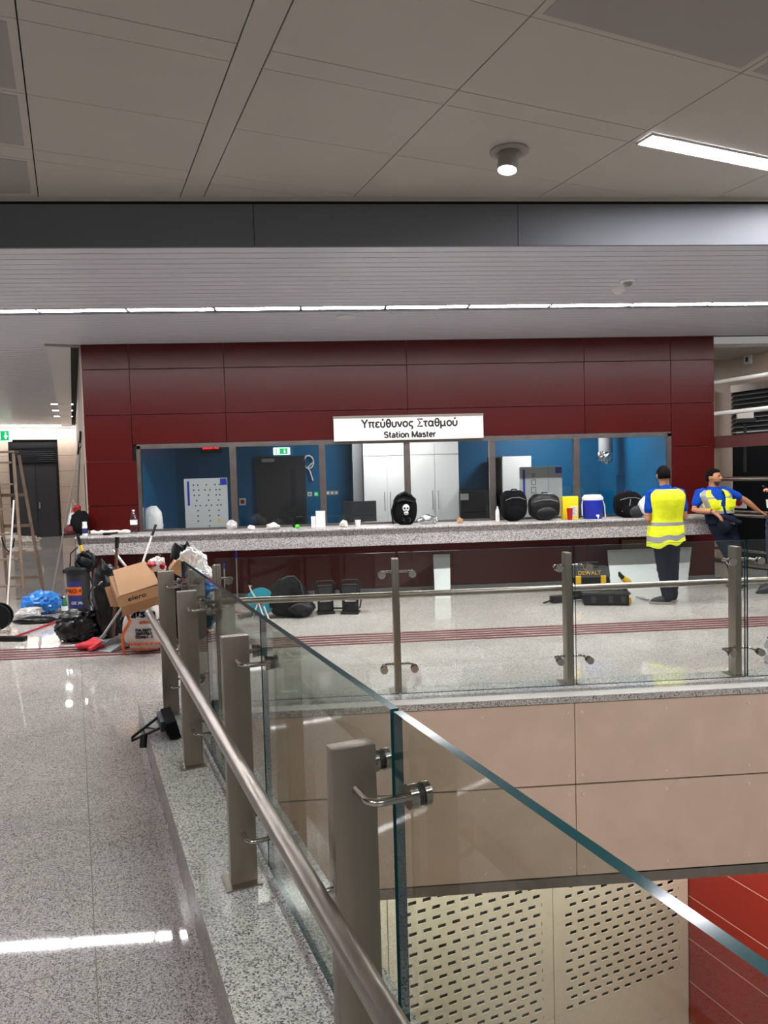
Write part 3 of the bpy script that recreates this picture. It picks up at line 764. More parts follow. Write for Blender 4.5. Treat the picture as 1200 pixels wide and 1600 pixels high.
# --- boards leaning inside
def board(label, x0, x1, z0, z1, y, kind):
    t = thing('packed_panel', label, 'panel', ((x0+x1)/2, y, z0))
    m = MB(); m.bx(x0, x1, y, y+.04, z0, z1, bev=.003); m.build('sheet', 'greypanel', t)
    w, h = x1-x0, z1-z0
    m = MB(); m.bx(x1-.16*w, x1-.004, y-.002, y, z1-.11, z1-.01); m.build('blue_tag', 'cooler', t)['label'] = 'blue corner tag'
    m = MB(); m.bx(x0+.07*w, x0+.12*w, y-.002, y, z1-.50*h, z1-.05*h); m.build('blue_strip', 'cooler', t)
    m = MB()
    if kind:
        rows = [(.22, .32, .52, .72, .82), (.22, .34, .48, .6, .74, .83), (.23, .34, .56, .74, .83), (.28, .56, .79), (.25, .36, .5, .62, .76, .84), (.3, .56, .79), (.3, .57, .78), (.3, .58, .78), (.56,)]
        for r, row in enumerate(rows):
            for u in row: m.cyl((x0+u*w, y-.003, z1-.1-r*.078), (x0+u*w, y, z1-.1-r*.078), .0115, 8)
        m.build('dots', 'black', t)
        m = MB(); m.cyl((x0+.79*w, y-.004, z1-.64), (x0+.79*w, y, z1-.64), .025, 10); m.build('round_sticker', 'yellow', t)
    else:
        for r, s_ in ((.15, .02), (.28, .035), (.42, .04)):
            zc = z1-r*h; xc_ = x0+.32*w
            m.bx(xc_-s_, xc_+s_, y-.002, y, zc-s_*1.2, zc-s_*1.2+.008); m.bx(xc_-s_, xc_+s_, y-.002, y, zc+s_*1.2-.008, zc+s_*1.2)
            m.bx(xc_-s_, xc_-s_+.008, y-.002, y, zc-s_*1.2, zc+s_*1.2); m.bx(xc_+s_-.008, xc_+s_, y-.002, y, zc-s_*1.2, zc+s_*1.2)
        m.build('printed_symbols', 'print_black', t)
        m = MB(); m.bx(x0+.66*w, x0+.668*w, y-.002, y, z0, z1); m.build('seam', 'grey', t)
board('pale dotted board with a blue corner tag, left end of the office window', -2.2, -1.56, .92, 1.74, 11.1, True)
a_, b_ = P(812, 730, 11.3), P(878, 727, 11.3)
board('pale panel with printed box symbols behind the black bags', a_.x, b_.x, .9, a_.z, 11.3, False)
m = MB(); m.bx(-2.25, -1.4, 11.0, 11.6, .85, .9); m.bx(-2.23, -2.18, 11.02, 11.55, .011, .85); m.bx(-1.47, -1.42, 10.98, 11.55, .011, .85)
tag(m.build('office_desk', 'darkgrey'), 'dark desk under the dotted board inside the office', 'desk')
m = MB(); m.bx(a_.x-.1, b_.x+.1, 11.2, 11.75, .85, .895); m.bx(a_.x-.08, a_.x-.03, 11.22, 11.7, .011, .85); m.bx(b_.x+.03, b_.x+.08, 11.22, 11.7, .011, .85)
tag(m.build('office_desk', 'darkgrey'), 'dark desk under the panel with printed symbols inside the office', 'desk')
# tall locker
t = thing('locker', 'tall pale locker with dark open side behind the leaning panel', 'locker', (3.0, 12.5, .011))
l0, l1, l2 = P(771, 715, 12.4).x, P(785, 715, 12.4).x, P(830, 715, 12.4).x; lz = P(800, 713, 12.4).z
m = MB(); m.bx(l0, l0+.02, 12.4, 12.9, .011, lz); m.bx(l0, l1, 12.85, 12.9, .011, lz); m.bx(l0, l1, 12.4, 12.9, lz-.02, lz); m.build('open_side', 'charcoal', t)
m = MB(); m.bx(l1, l2, 12.4, 12.9, .011, lz, bev=.004); m.build('door', 'white', t)
m = MB(); m.bx(l1+.05, l1+.09, 12.38, 12.4, 1.2, 1.35); m.build('handle', 'chrome', t)
# low dark cabinet, monitor
d0, d1 = P(716, 790, 12.2), P(764, 790, 12.2)
m = MB(); m.bx(d0.x+.04, d1.x, 12.2, 12.8, .011, 1.4, bev=.005); m.mi = 1; m.bx(d0.x+.04, d0.x+.18, 12.19, 12.2, 1.25, 1.36)
tag(m.build('dark_cabinet', ['black', 'grey']), 'low black cabinet against the blue wall right of the white cabinets', 'cabinet')
mo0, mo1 = P(536, 790, 11.5), P(588, 790, 11.5)
t = thing('monitor', 'wide dark computer monitor behind the counter left of the skull bag', 'monitor', ((mo0.x+mo1.x)/2, 11.5, .9))
m = MB(); m.bx(mo0.x, mo1.x, 11.5, 11.54, .98, 1.31, bev=.006); m.build('screen', 'darkgrey', t)
m = MB(); xm = (mo0.x+mo1.x)/2; m.bx(xm-.03, xm+.03, 11.54, 11.58, .9, 1.15); m.bx(xm-.13, xm+.13, 11.45, 11.65, .9, .915); m.build('stand', 'black', t)
m = MB(); m.bx(-.3, 2.3, 11.3, 11.95, .84, .9); m.bx(-.28, -.22, 11.3, 11.95, .011, .84); m.bx(2.22, 2.28, 11.3, 11.95, .011, .84)
tag(m.build('office_desk', 'greypanel'), 'long pale desk carrying the monitor inside the office', 'desk')
# chair wrapped in film
cx, cz = P(238, 800, 10.8).x, 1.0
t = thing('office_chair', 'office chair wrapped in white plastic film at the left end of the window', 'chair', (cx, 11.05, .011))
m = MB(); m.blob((cx, 10.8, 1.07), (.155, .08, .30), 3, .12, 1.2, .06, 4); m.build('wrapped_backrest', 'plastic_white', t, 180)
m = MB(); m.blob((cx+.02, 11.0, .55), (.14, .2, .08), 5, .1, 1.2, .05, 4); m.build('wrapped_seat', 'plastic_white', t, 180)
m = MB(); m.cyl((cx+.02, 11.0, .1), (cx+.02, 11.0, .52), .03, 12); m.tube([(cx+.02, 11.0, .5), (cx+.02, 10.86, .6), (cx, 10.83, .95)], .02, 8)
for k in range(5): m.tube([(cx+.02, 11.0, .12), (cx+.02+.12*math.cos(k*1.257), 11.0+.12*math.sin(k*1.257), .05)], .018, 8)
m.build('base', 'black', t, 40)
# duct with foil
c = P(946, 690, 12.0)
t = thing('ventilation_duct', 'grey duct end wrapped in crumpled foil hanging in the office', 'duct', (c.x, 12.0, 2.9))
m = MB(); m.cyl((c.x, 12.0, P(946, 706, 12).z), (c.x, 12.0, 2.95), .115, 24); m.build('pipe', 'grey', t, 40)
m = MB(); m.blob((c.x, 12.0, P(946, 712, 12).z), (.125, .125, .15), 8, .1, 1.5, .12, 4); m.build('foil_wrap', 'foil', t, 20)
# exit sign in office, cable coil, led display, switches
def exit_sign(label, c, w, h, stretch=1, rot=0):
    t = thing('exit_sign', label, 'sign', c, rot)
    W = Matrix.Translation(c) @ Matrix.Rotation(rot, 4, 'Z')
    m = MB(); m.bx(-w/2, w/2, -.0, .04, -h/2, h/2, W); m.build('housing', 'sign_white', t)
    m = MB(); m.bx(-w*.36, w*.36, -.003, 0, -h*.42, h*.42, W); m.build('green_face', 'green_sign', t)
    m = MB()
    # door panel and running figure, then arrow down
    m.bx(-w*.30, -w*.12, -.006, -.003, -h*.32, h*.32, W)
    q = h
    m.tube([(0, -.005, .28*q), (0, -.005, .0*q)], .05*q, 8, W @ Matrix.Translation((w*.18, 0, 0)))
    m.prism([(w*.18-.16*q, -.006, 0), (w*.18, -.006, -.3*q), (w*.18+.16*q, -.006, 0)], (0, .003, 0), W)
    m.build('pictogram', 'sign_white', t)
    m = MB(); m.ball((-w*.2, -.007, .2*q), (.05*q, .004, .05*q), W, 10, 8); m.tube([(-w*.2, -.007, .13*q), (-w*.2, -.007, -.05*q), (-w*.24, -.007, -.28*q)], .03*q, 6, W); m.tube([(-w*.2, -.007, -.05*q), (-w*.15, -.007, -.25*q)], .03*q, 6, W); m.tube([(-w*.26, -.007, .02*q), (-w*.2, -.007, .1*q), (-w*.14, -.007, .03*q)], .022*q, 6, W)
    m.build('running_figure', 'green_sign', t)
    return t
exit_sign('lit green exit sign over the charcoal office door', P(440, 705, 12.95), .29, .125)
c = P(4, 681, 23); exit_sign('green exit sign on the far corridor wall at the left picture edge', c, .52, .36)
m = MB(); c = P(482, 722, 12.95); pts = []
for k in range(30):
    a_ = k/29*PI*4; pts.append((c.x+.085*math.cos(a_)+.006*math.sin(k), 12.955+.001*k, c.z+.115*math.sin(a_)))
for px, py in ((481, 730), (485, 738), (489, 751)): q = P(px, py, 12.96); pts.append(tuple(q))
m.tube(pts, .012, 8); tag(m.build('cable_coil', 'plastic_white', None, 60), 'coil of white cable hanging on the blue wall right of the office door', 'cable')
c0, c1 = P(313, 697, 12.9), P(346, 708, 12.9)
t = thing('led_display', 'black display with red digits hanging at the top of the left window pane', 'display', ((c0.x+c1.x)/2, 12.9, c1.z))
m = MB(); m.bx(c0.x, c1.x, 12.9, 12.95, c1.z, c1.z+.2); m.mi = 1; m.bx((c0.x+c1.x)/2-.02, (c0.x+c1.x)/2+.02, 12.92, 13.0, c1.z+.1, c1.z+.16); m.build('case', 'black', t)
lettering('red_digits', '00:07:41', .085, ((c0.x+c1.x)/2, 12.898, c1.z+.1), 'red_led', t, bold=.002)
def plate(name, label, cat, px, py, Y, w, h, m_='plastic_white', inner='grey', n=1):
    c = P(px, py, Y); t = thing(name, label, cat, c)
    for k in range(n):
        x = c.x + (k-(n-1)/2)*w*1.02
        m = MB(); m.bx(x-w/2, x+w/2, Y-.012, Y, c.z-h/2, c.z+h/2, bev=.002); p = m.build('plate', m_, t)
        m = MB(); m.bx(x-w*.28, x+w*.28, Y-.016, Y-.012, c.z-h*.28, c.z+h*.28); m.build('insert', inner, p)
plate('fire_sticker', 'small square red and white fire sign on the blue wall beside the office door', 'sign', 379, 784, YB-.001, .115, .125, 'plastic_white', 'redplastic')
plate('light_switch', 'white wall switch right of the office door', 'switch', 484, 772, YB-.001, .075, .075)
plate('door_release', 'green door release box beside the white wall switch', 'switch', 494, 772, YB-.001, .07, .07, 'green_sign', 'plastic_white')
plate('light_switch', 'row of three grey switches on the blue wall behind the second mullion', 'switch', 519, 770, YB-.001, .072, .075, 'grey', 'plastic_white', 3)
plate('wall_socket', 'white square wall plate on the blue wall above the black and grey bag', 'switch', 990, 762, 12.0, .095, .11, 'plastic_white', 'plastic_white')
m = MB(); cc = P(990, 762, 12.0); m.bx(cc.x-.3, 5.06, 12.0, 12.1, .011, 1.6); struct(m.build('trim_11', 'blue'))

# =================================================================== ON THE COUNTER
YC, ZT = 10.15, 1.0
def cxp(px): return P(px, 815, YC).x
def bottle(label, c, r, h, capm='plastic_white', m_='water', name='water_bottle'):
    t = thing(name, label, 'bottle', c)
    T = Matrix.Translation(c)
    m = MB(); m.lathe([(r*.9, 0), (r, .01*h/.3), (r, .28*h), (r*.93, .32*h), (r, .36*h), (r, .62*h), (r*.95, .68*h), (r*.5, .86*h), (r*.33, .9*h), (r*.33, .94*h)], T, 20); m.build('bottle_body', m_, t, 60)
    m = MB(); m.lathe([(r*.38, .94*h), (r*.38, h), (0, h)], T, 16); m.build('cap', capm, t, 40)
    m = MB(); m.lathe([(r*1.01, .38*h), (r*1.01, .58*h), (r*.99, .58*h), (r*.99, .38*h)], T, 20); m.build('paper_label', 'plastic_white' , t, 60)
    return t
bottle('clear plastic water bottle standing on the left part of the counter', (cxp(209), YC, ZT), .048, .33)
bottle('small white plastic bottle between the dark cabinet and the tall black backpack', (cxp(779), YC+.05, ZT), .03, .22, 'plastic_white', 'plastic_white')
m = MB(); x0, x1 = cxp(142), cxp(203); n = 14; pts = [(x0+(x1-x0)*k/n, 10.12+.015*math.sin(k), ZT+.033+.006*math.sin(k*1.7)) for k in range(n+1)]
m.tube(pts, [.027+.006*math.sin(k*2.1) for k in range(n+1)], 12); tag(m.build('rolled_cloth', 'paper', None, 60), 'long rolled beige cloth lying on the left end of the counter', 'cloth')
m = MB(); x = cxp(171); m.box((x, 10.02, ZT+.018), (.10, .04, .035), None, .006); m.tube([(x+.04, 10.02, ZT+.02), (x+.14, 10.04, ZT+.03)], .014, 10); tag(m.build('hand_tool', 'black', None, 40), 'small black hand tool lying before the rolled cloth', 'tool')
t = thing('spray_can', 'white and blue spray can at the left corner of the counter', 'can', (cxp(134), 10.1, ZT))
T = Matrix.Translation((cxp(134), 10.1, ZT)); m = MB(); m.lathe([(.033, 0), (.034, .005), (.034, .13), (.028, .145), (.012, .15)], T, 20); m.build('can_body', 'plastic_white', t, 40)
m = MB(); m.lathe([(.03, .145), (.03, .19), (0, .19)], T, 18); m.build('cap', 'plastic_white', t, 40)
m = MB(); m.lathe([(.0345, .03), (.0345, .1), (.033, .1), (.033, .03)], T, 20); m.build('blue_band', 'navy_print', t, 40)
q = P(126, 815, 10.35); m = MB(); m.blob((q.x-.0, 10.35, 1.15), (.13, .12, .19), 21, .25, 1.2, .1, 4, base=1.0); m.mi = 1; m.blob((q.x-.13, 10.32, 1.06), (.09, .08, .08), 22, .2, 1.3, .1, 4, base=1.0, sub=3)
tag(m.build('jacket_bundle', ['black_cloth', 'maroon'], None, 180), 'bundled black and maroon jacket on the left corner of the counter', 'clothing')
q = P(118, 803, 11.2); t = thing('carrier_bag', 'white carrier bag with red items hanging on the office side door', 'bag', (q.x, q.y, q.z-.2))
m = MB(); m.blob((q.x, q.y, q.z-.12), (.11, .09, .16), 31, .2, 1.3, .1, 4); m.build('bag_body', 'plastic_white', t, 180)
m = MB(); m.blob((q.x+.03, q.y-.02, q.z+.08), (.06, .05, .06), 32, .3, 1.3, .1, 4, sub=3); m.build('red_wrapper', 'redplastic', t, 180)
m = MB(); m.tube([(q.x-.08, q.y, q.z), (q.x-.03, q.y, q.z+.22), (q.x+.07, q.y, q.z)], .008, 8); m.build('handle', 'plastic_white', t, 60)
def clump(px, rad, seed, label, m_='paper', Y=10.1, name='crumpled_paper', cat='paper'):
    q = MB(); q.blob((cxp(px), Y, ZT+rad[2]*.8), rad, seed, .3, 1.5, .14, 4.5, base=ZT, sub=3)
    tag(q.build(name, m_, None, 30), label, cat)
clump(427, (.095, .06, .05), 41, 'crumpled white paper on the counter before the office door')
clump(393, (.05, .04, .04), 42, 'small pinkish crumpled tissue on the counter below the fire sign', 'paper')
clump(537, (.06, .05, .055), 43, 'white crumpled tissue left of the white paper cup')
clump(359, (.08, .05, .075), 44, 'crumpled clear film at the foot of the dotted board', 'clear', 10.3, 'plastic_film', 'plastic film')
clump(669, (.135, .08, .075), 45, 'crumpled foil heap right of the skull bag on the counter', 'foil', 10.15, 'foil_heap', 'foil')
clump(718, (.04, .03, .045), 46, 'small orange and white scrap on the counter before the dark cabinet', 'card', 10.1)
x = cxp(459); t = thing('hand_sprayer', 'small black tool with a bright green tip on the counter', 'tool', (x, 10.12, ZT))
m = MB(); m.tube([(x-.03, 10.12, ZT+.15), (x-.02, 10.12, ZT+.1), (x+.01, 10.12, ZT+.015)], [.014, .016, .015], 10); m.build('handle', 'black', t, 40)
m = MB(); m.ball((x+.05, 10.12, ZT+.03), (.035, .025, .03)); m.build('green_tip', mat('green_plastic', '#45d82a', .4), t, 180)
t = thing('carton', 'white upright carton on the counter before the second mullion', 'carton', (cxp(501), 10.2, ZT))
x = cxp(501); m = MB(); m.bx(x-.065, x+.065, 10.15, 10.25, ZT, ZT+.23, bev=.003); m.build('box', 'plastic_white', t)
m = MB(); m.bx(x-.066, x+.066, 10.149, 10.251, ZT+.19, ZT+.232); m.build('lid', 'white', t)
x = cxp(490); m = MB(); m.bx(x-.035, x+.03, 10.15, 10.22, ZT, ZT+.16, bev=.003); tag(m.build('carton', 'white'), 'smaller white carton left of the upright carton on the counter', 'carton')
def cup(label, c, r, h, m_):
    T = Matrix.Translation(c); q = MB(); q.lathe([(r*.72, 0), (r, h), (r*.93, h), (r*.68, .008)], T, 20); return tag(q.build('cup', m_, None, 40), label, 'cup')
cup('white paper cup on the counter before the monitor', (cxp(559), 10.1, ZT), .043, .095, 'plastic_white')
# skull bag
x = cxp(633); t = thing('skull_bag', 'black bag printed with a white skull standing on the counter', 'bag', (x, 10.15, ZT))
m = MB(); vs_ = m.blob((x, 10.18, ZT+.22), (.17, .10, .24), 51, .08, 1.2, .03, 4, base=ZT)
for v in vs_:
    k = (v.co.z-ZT)/.45
    if k > .75: v.co.x = x + (v.co.x-x)*(1.15)
    else: v.co.x = x + (v.co.x-x)*(1.12-.1*k)
    if k < .06: pass
m.build('bag_body', 'black_cloth', t, 180)
m = MB(); m.tube([(x-.13, 10.12, ZT+.38), (x-.19, 10.12, ZT+.2), (x-.17, 10.12, ZT+.02)], .014, 8); m.tube([(x-.08, 10.1, ZT+.42), (x, 10.09, ZT+.47), (x+.1, 10.1, ZT+.41)], .015, 8); m.tube([(x-.12, 10.09, ZT+.33), (x-.02, 10.06, ZT+.36), (x+.13, 10.09, ZT+.32)], .010, 8); m.build('strap', 'black', t, 60)
yk = 10.062
m = MB()
m.ball((x+.01, yk+.012, ZT+.24), (.05, .02, .055)); m.ball((x+.01, yk+.012, ZT+.17), (.033, .018, .03)); m.build('skull_print', 'white', t, 180)
m = MB()
for dx in (-.02, .02): m.ball((x+.01+dx, yk-.004, ZT+.24), (.014, .008, .014))
m.prism([(x, yk-.009, ZT+.20), (x+.01, yk-.009, ZT+.218), (x+.02, yk-.009, ZT+.20)], (0, .006, 0)); m.bx(x-.015, x+.035, yk-.01, yk-.004, ZT+.165, ZT+.172)
m.build('skull_eyes', 'black', t, 180)
lettering('lettering', 'R', .09, (x-.035, yk-.014, ZT+.07), 'white', t, bold=.001)
lettering('lettering', 'D', .09, (x+.045, yk-.014, ZT+.07), 'white', t, bold=.001)
# backpacks / bags
def backpack(label, px0, px1, pytop, seed, m_='black_cloth', cat='bag', name='backpack', lid=True):
    x0, x1 = cxp(px0), cxp(px1); x = (x0+x1)/2; w = (x1-x0)/2; h = P(px0, pytop, YC).z-ZT
    t = thing(name, label, cat, (x, YC, ZT))
    m = MB(); vs_ = m.blob((x, YC+.03, ZT+h*.5), (w, .13, h*.52), seed, .06, 1.2, .02, 3, base=ZT)
    for v in vs_:
        d = v.co - Vector((x, YC+.03, ZT+h*.5)); # squarer
        v.co.x = x + math.copysign(min(abs(d.x)*1.22, w), d.x)
        if v.co.z > ZT+h*.5: v.co.z = ZT+h*.5 + min((v.co.z-ZT-h*.5)*1.12, h*.5)
    m.build('body', m_, t, 180)
    m = MB(); vs_ = m.blob((x, YC-.09, ZT+h*.28), (w*.72, .05, h*.26), seed+1, .05, 1.2, .03, 3, base=ZT, sub=3); m.build('front_pocket', m_, t, 180)
    m = MB(); m.tube([(x-.06, YC, ZT+h*.96), (x-.03, YC, ZT+h*1.04), (x+.03, YC, ZT+h*1.04), (x+.06, YC, ZT+h*.96)], .009, 8); m.build('grab_handle', 'black', t, 60)
    m = MB(); m.tube([(x-w*.8, YC-.075, ZT+h*.7), (x-w*.3, YC-.11, ZT+h*.78), (x+w*.3, YC-.11, ZT+h*.78), (x+w*.8, YC-.075, ZT+h*.7)], .004, 6); m.build('zip', 'grey', t, 60)
    return t
backpack('tall black backpack on the counter before the leaning pale panel', 785, 823, 767, 61)
backpack('wide black holdall on the counter left of the yellow carton', 828, 874, 772, 64, 'black', 'bag', 'holdall')
t = backpack('black and grey rucksack on the counter beside the white helmet', 962, 1003, 769, 67, 'black_cloth', 'bag', 'rucksack')
x = cxp(984); m = MB(); m.blob((x+.06, YC-.12, ZT+.09), (.12, .04, .085), 70, .1, 1.2, .05, 3, base=ZT, sub=3); m.build('grey_pocket', 'darkgrey', t, 180)
m = MB(); m.tube([(x-.16, YC-.1, ZT+.1), (x-.06, YC-.12, ZT+.12), (x-.03, YC-.11, ZT+.27)], .006, 6); m.build('strap', 'grey', t, 60)
# yellow carton + red cup
x = cxp(893); t = thing('yellow_carton', 'bright yellow carton on the counter left of the blue cooler jug', 'carton', (x, 10.2, ZT))
m = MB(); m.bx(x-.115, x+.115, 10.18, 10.27, ZT, ZT+.33, bev=.004); m.build('box', 'yellow_pack', t)
m = MB(); m.bx(x-.0, x+.1, 10.178, 10.18, ZT+.04, ZT+.19); m.build('white_patch', 'paper', t)
m = MB()
for k in range(7): m.bx(x+.01+.012*(k % 2), x+.085-.01*(k % 3), 10.176, 10.178, ZT+.06+.018*k, ZT+.066+.018*k)
m.build('print', 'grey', t)
cup('red plastic cup standing before the yellow carton', (cxp(888), 10.08, ZT), .043, .165, 'redplastic')
# cooler
x = cxp(927); t = thing('cooler_jug', 'blue drinks cooler jug with a white lid on the counter', 'cooler', (x, YC, ZT)); T = Matrix.Translation((x, YC+.02, ZT))
m = MB(); m.lathe([(.125, 0), (.132, .01), (.142, .27), (.135, .275)], T, 28); m.build('jug_body', 'cooler', t, 40)
m = MB(); m.lathe([(.148, .27), (.15, .275), (.15, .31), (.13, .325), (.12, .345), (0, .35)], T, 28); m.build('lid', 'plastic_white', t, 40)
m = MB(); m.box((x+.02, YC-.12, ZT+.05), (.035, .05, .03), None, .005); m.cyl((x+.02, YC-.14, ZT+.045), (x+.02, YC-.14, ZT+.01), .01, 10); m.build('spigot', 'plastic_white', t, 40)
m = MB(); m.tube([(x-.15, YC+.02, ZT+.26), (x-.165, YC, ZT+.2), (x-.16, YC, ZT+.05)], .008, 8); m.build('carry_handle', 'plastic_white', t, 60); m = MB(); m.tube([(x+.15, YC+.02, ZT+.26), (x+.17, YC, ZT+.18), (x+.18, YC, ZT+.02)], .008, 8); m.build('carry_handle', 'plastic_white', t, 60)
# helmet
x = cxp(1008); c = Vector((x, 10.05, ZT+.165)); t = thing('hard_hat', 'white hard hat lying on its side on the counter beside the standing worker', 'helmet', (x, 10.1, ZT))
T = Matrix.Translation(c) @ Matrix.Rotation(math.radians(-100), 4, 'Y') @ Matrix.Rotation(math.radians(20), 4, 'X')
m = MB(); m.lathe([(.125, 0), (.122, .05), (.105, .1), (.075, .135), (.03, .152), (0, .155)], T @ Matrix.Diagonal((1.05, .9, 1, 1)), 28); m.build('shell', 'plastic_white', t, 60)
m = MB(); m.lathe([(.12, -.004), (.145, -.006), (.147, 0), (.12, .006)], T @ Matrix.Diagonal((1.05, .92, 1, 1)), 28); m.build('brim', 'plastic_white', t, 60)
m = MB(); m.tube([(x+.01, 10.0, ZT+.07), (x+.05, 9.98, ZT+.04), (x+.1, 10.0, ZT+.005)], .005, 6); m.build('chin_strap', 'plastic_white', t, 60)
# =================================================================== FLOOR CLUTTER, LEFT
def scale_at(Y): return Y/FPX
def stick(name, label, cat, pts, r, m_, n=12, extra=None, group=None):
    t = thing(name, label, cat, pts[0], 0, group)
    q = MB(); q.tube(pts, r, n); q.build('pole', m_, t, 50)
    return t
def seg(a, b, k): return Vector(a)*(1-k) + Vector(b)*k
# ---- step ladder
F1, F2, AP = Zp(38, 938), Zp(68, 926), None
ap = P(25, 709, (F1.y+F2.y)/2)
t = thing('step_ladder', 'wooden step ladder standing at the left picture edge', 'ladder', F1)
off = Vector((-.52, -.05, 0))
def stile(a, b, lab):
    q = MB(); d = (Vector(b)-Vector(a)); L = d.length
    W = basis(a, V, d.cross(V)*-1, d); q.bx(-.022, .022, -.035, .035, 0, L, W, .004); q.build('stile', 'ladder', t)
top1, top2 = ap + Vector((-.02, -.04, 0)), ap + Vector((.02, .05, -.02))
for o_ in (Vector((0, 0, 0)), off):
    oo = o_*.62 if o_.length else o_
    stile(F1+o_, top1+oo, 0); stile(F2+o_, top2+oo, 0)
for k in (.10, .28, .45, .62, .79, .94):
    a_, b_ = seg(F1, top1, k), seg(F1+off, top1+off*.62, k)
    q = MB(); d = b_-a_; q.box(((a_+b_)/2), (abs(d.x)-.03, .09, .028), None, .003); q.build('tread', 'ladder', t)
for k in (.12, .3, .5, .72):
    a_, b_ = seg(F2, top2, k), seg(F2+off, top2+off*.62, k)
    q = MB(); d = b_-a_; q.box(((a_+b_)/2), (abs(d.x)-.03, .03, .05), None, .003); q.build('rear_bar', 'ladder', t)
a_, b_ = top1, top1+off*.62
q = MB(); q.box(((a_+b_)/2+Vector((0, .04, .03))), (abs(off.x*.62)+.08, .16, .03), None, .004); q.build('top_board', 'ladder', t)
q = MB(); a_ = seg(F1, top1, .42)+Vector((-.08, 0, 0)); q.tube([a_, a_+Vector((-.02, 0, -.12)), a_+Vector((-.09, 0, -.2)), a_+Vector((-.15, 0, -.12)), a_+Vector((-.18, 0, .02))], .012, 8); q.build('hanging_strap', 'black', t, 60)
# ---- poles
t = thing('mop', 'white-handled mop standing upright before the step ladder', 'mop', Zp(10, 972))
b0 = Zp(10, 972); b1 = P(22, 776, b0.y+.5)
q = MB(); q.tube([seg(b0, b1, .12), b1], .011, 10); q.build('handle', 'pole_white', t, 50)
q = MB(); q.tube([b0, seg(b0, b1, .12)], [.018, .016], 10); q.build('socket', 'black', t, 50)
q = MB(); q.tube([seg(b0, b1, .97), b1+Vector((0, 0, .01))], .014, 10); q.build('grip', 'black', t, 50)
b0 = Zp(80, 944); b1 = Vector(P(125, 692, 10.32))
t = thing('mop', "long grey mop leaning against the red facade's left corner, with a dark red head", 'mop', b0)
q = MB(); q.tube([b0+Vector((0, 0, .06)), b1], .012, 10); q.build('handle', 'pole_grey', t, 50)
q = MB(); q.tube([seg(b0, b1, .93), b1+Vector((0, 0, .03))], .016, 10); q.build('grip', 'black', t, 50)
d = (Zp(104, 931)-Zp(74, 944)); 
q = MB(); W = basis(b0+d*.25, d, Vector((-d.y, d.x, 0)), (0, 0, 1)); q.bx(-.22, .24, -.05, .05, .0, .05, W, .012); q.build('mop_head', 'maroon', t, 60)
b0 = sv(12.1, -3.42); 
for (px, py, Yt, bpx, lab) in ((118, 745, 11.6, 117, 'thin pole with black end leaning on the office side wall behind the long mop'),):
    a_ = P(112, 832, Yt+1.2); a_.z = 0.01; b1 = P(px+8, 674, Yt)
    t = thing('broom', lab, 'broom', a_); q = MB(); q.tube([a_, b1], .012, 10); q.build('handle', 'pole_grey', t, 50); q = MB(); q.tube([seg(a_, b1, .9), b1], .017, 10); q.build('grip', 'black', t, 50)
b0, b1 = Zp(15, 998, .02), Zp(100, 967, .02)
t = thing('floor_squeegee', 'red pole lying on the floor at the left, tool head towards the picture edge', 'squeegee', b0)
q = MB(); q.tube([b0, b1], .012, 10); q.build('handle', 'redplastic', t, 50)
q = MB(); d = (b1-b0).normalized(); W = basis(b0, d, d.cross(Vector((0, 0, 1))), (0, 0, 1)); q.bx(-.06, .02, -.2, .2, -.015, .03, W, .005); q.build('head', 'black', t)
# ---- cable reel at the edge
c = Zp(-2, 990); r = .14
t = thing('cable_reel', 'black and grey cable reel cut by the left picture edge', 'reel', c)
c2 = c + Vector((0, 0, .2))
W = Matrix.Translation(c2) @ Matrix.Rotation(math.radians(8), 4, 'Z') @ Matrix.Rotation(PI/2, 4, 'X')
q = MB(); q.lathe([(.05, -.07), (.15, -.07), (.155, -.06), (.15, -.05), (.07, -.05), (.07, .05), (.15, .05), (.155, .06), (.15, .07), (.05, .07)], W, 28); q.build('drum', 'black', t, 50)
q = MB(); q.lathe([(.075, -.045), (.125, -.04), (.125, .04), (.075, .045)], W, 24); q.build('wound_cable', 'navy', t, 60)
q = MB()
for sy in (-.095, .095): q.tube([c+Vector((-.14, sy, .012)), c+Vector((-.02, sy, .24)), c+Vector((.10, sy, .012)), c+Vector((-.14, sy, .012))], .009, 8)
q.tube([c+Vector((-.02, -.095, .24)), c+Vector((-.02, .095, .24))], .012, 8); q.build('stand', 'pole_grey', t, 50)
# ---- bags by the ladder
def bag(name, label, px, py, w, h, d, seed, m_, amp=.25, crink=.10, cat='bag', tie=None, dz=0, Y=None):
    c = Zp(px, py) if Y is None else P(px, py, Y)
    c = Vector((c.x, c.y+d*.5, 0)) if Y is None else c
    t = thing(name, label, cat, c)
    q = MB(); q.blob((c.x, c.y, c.z+h*.45+dz), (w/2, d/2, h*.55), seed, amp, 1.3, crink, 3.5, base=c.z+.003+dz); q.build('bag_body', m_, t, 35)
    if tie:
        q = MB(); z = c.z+h*.95+dz; q.tube([(c.x, c.y, z-.08), (c.x+.01, c.y, z), (c.x+.03, c.y-.02, z+.09)], [.06, .018, .06], 9); q.build('knotted_neck', m_, t, 35)
    return t
bag('plastic_bag', 'crumpled bright blue plastic bag lying under the step ladder', 57, 962, .48, .30, .36, 101, 'blue_bag', .3, .16)
bag('plastic_bag', 'clear crumpled plastic film lying in front of the blue bag', 40, 968, .36, .14, .2, 102, 'clear', .3, .16)
bag('flat_bag', 'flat black bag on the floor before the blue bag', 50, 976, .52, .085, .2, 103, 'black_bag', .15, .05)
bag('garbage_bag', 'low bulging black garbage bag left of the broom', 113, 1006, .50, .34, .42, 104, 'black_bag', .22, .12)
bag('garbage_bag', 'tall slumped black garbage bag behind the red broom', 168, 1001, .40, .80, .42, 105, 'black_bag', .25, .13, tie=None)
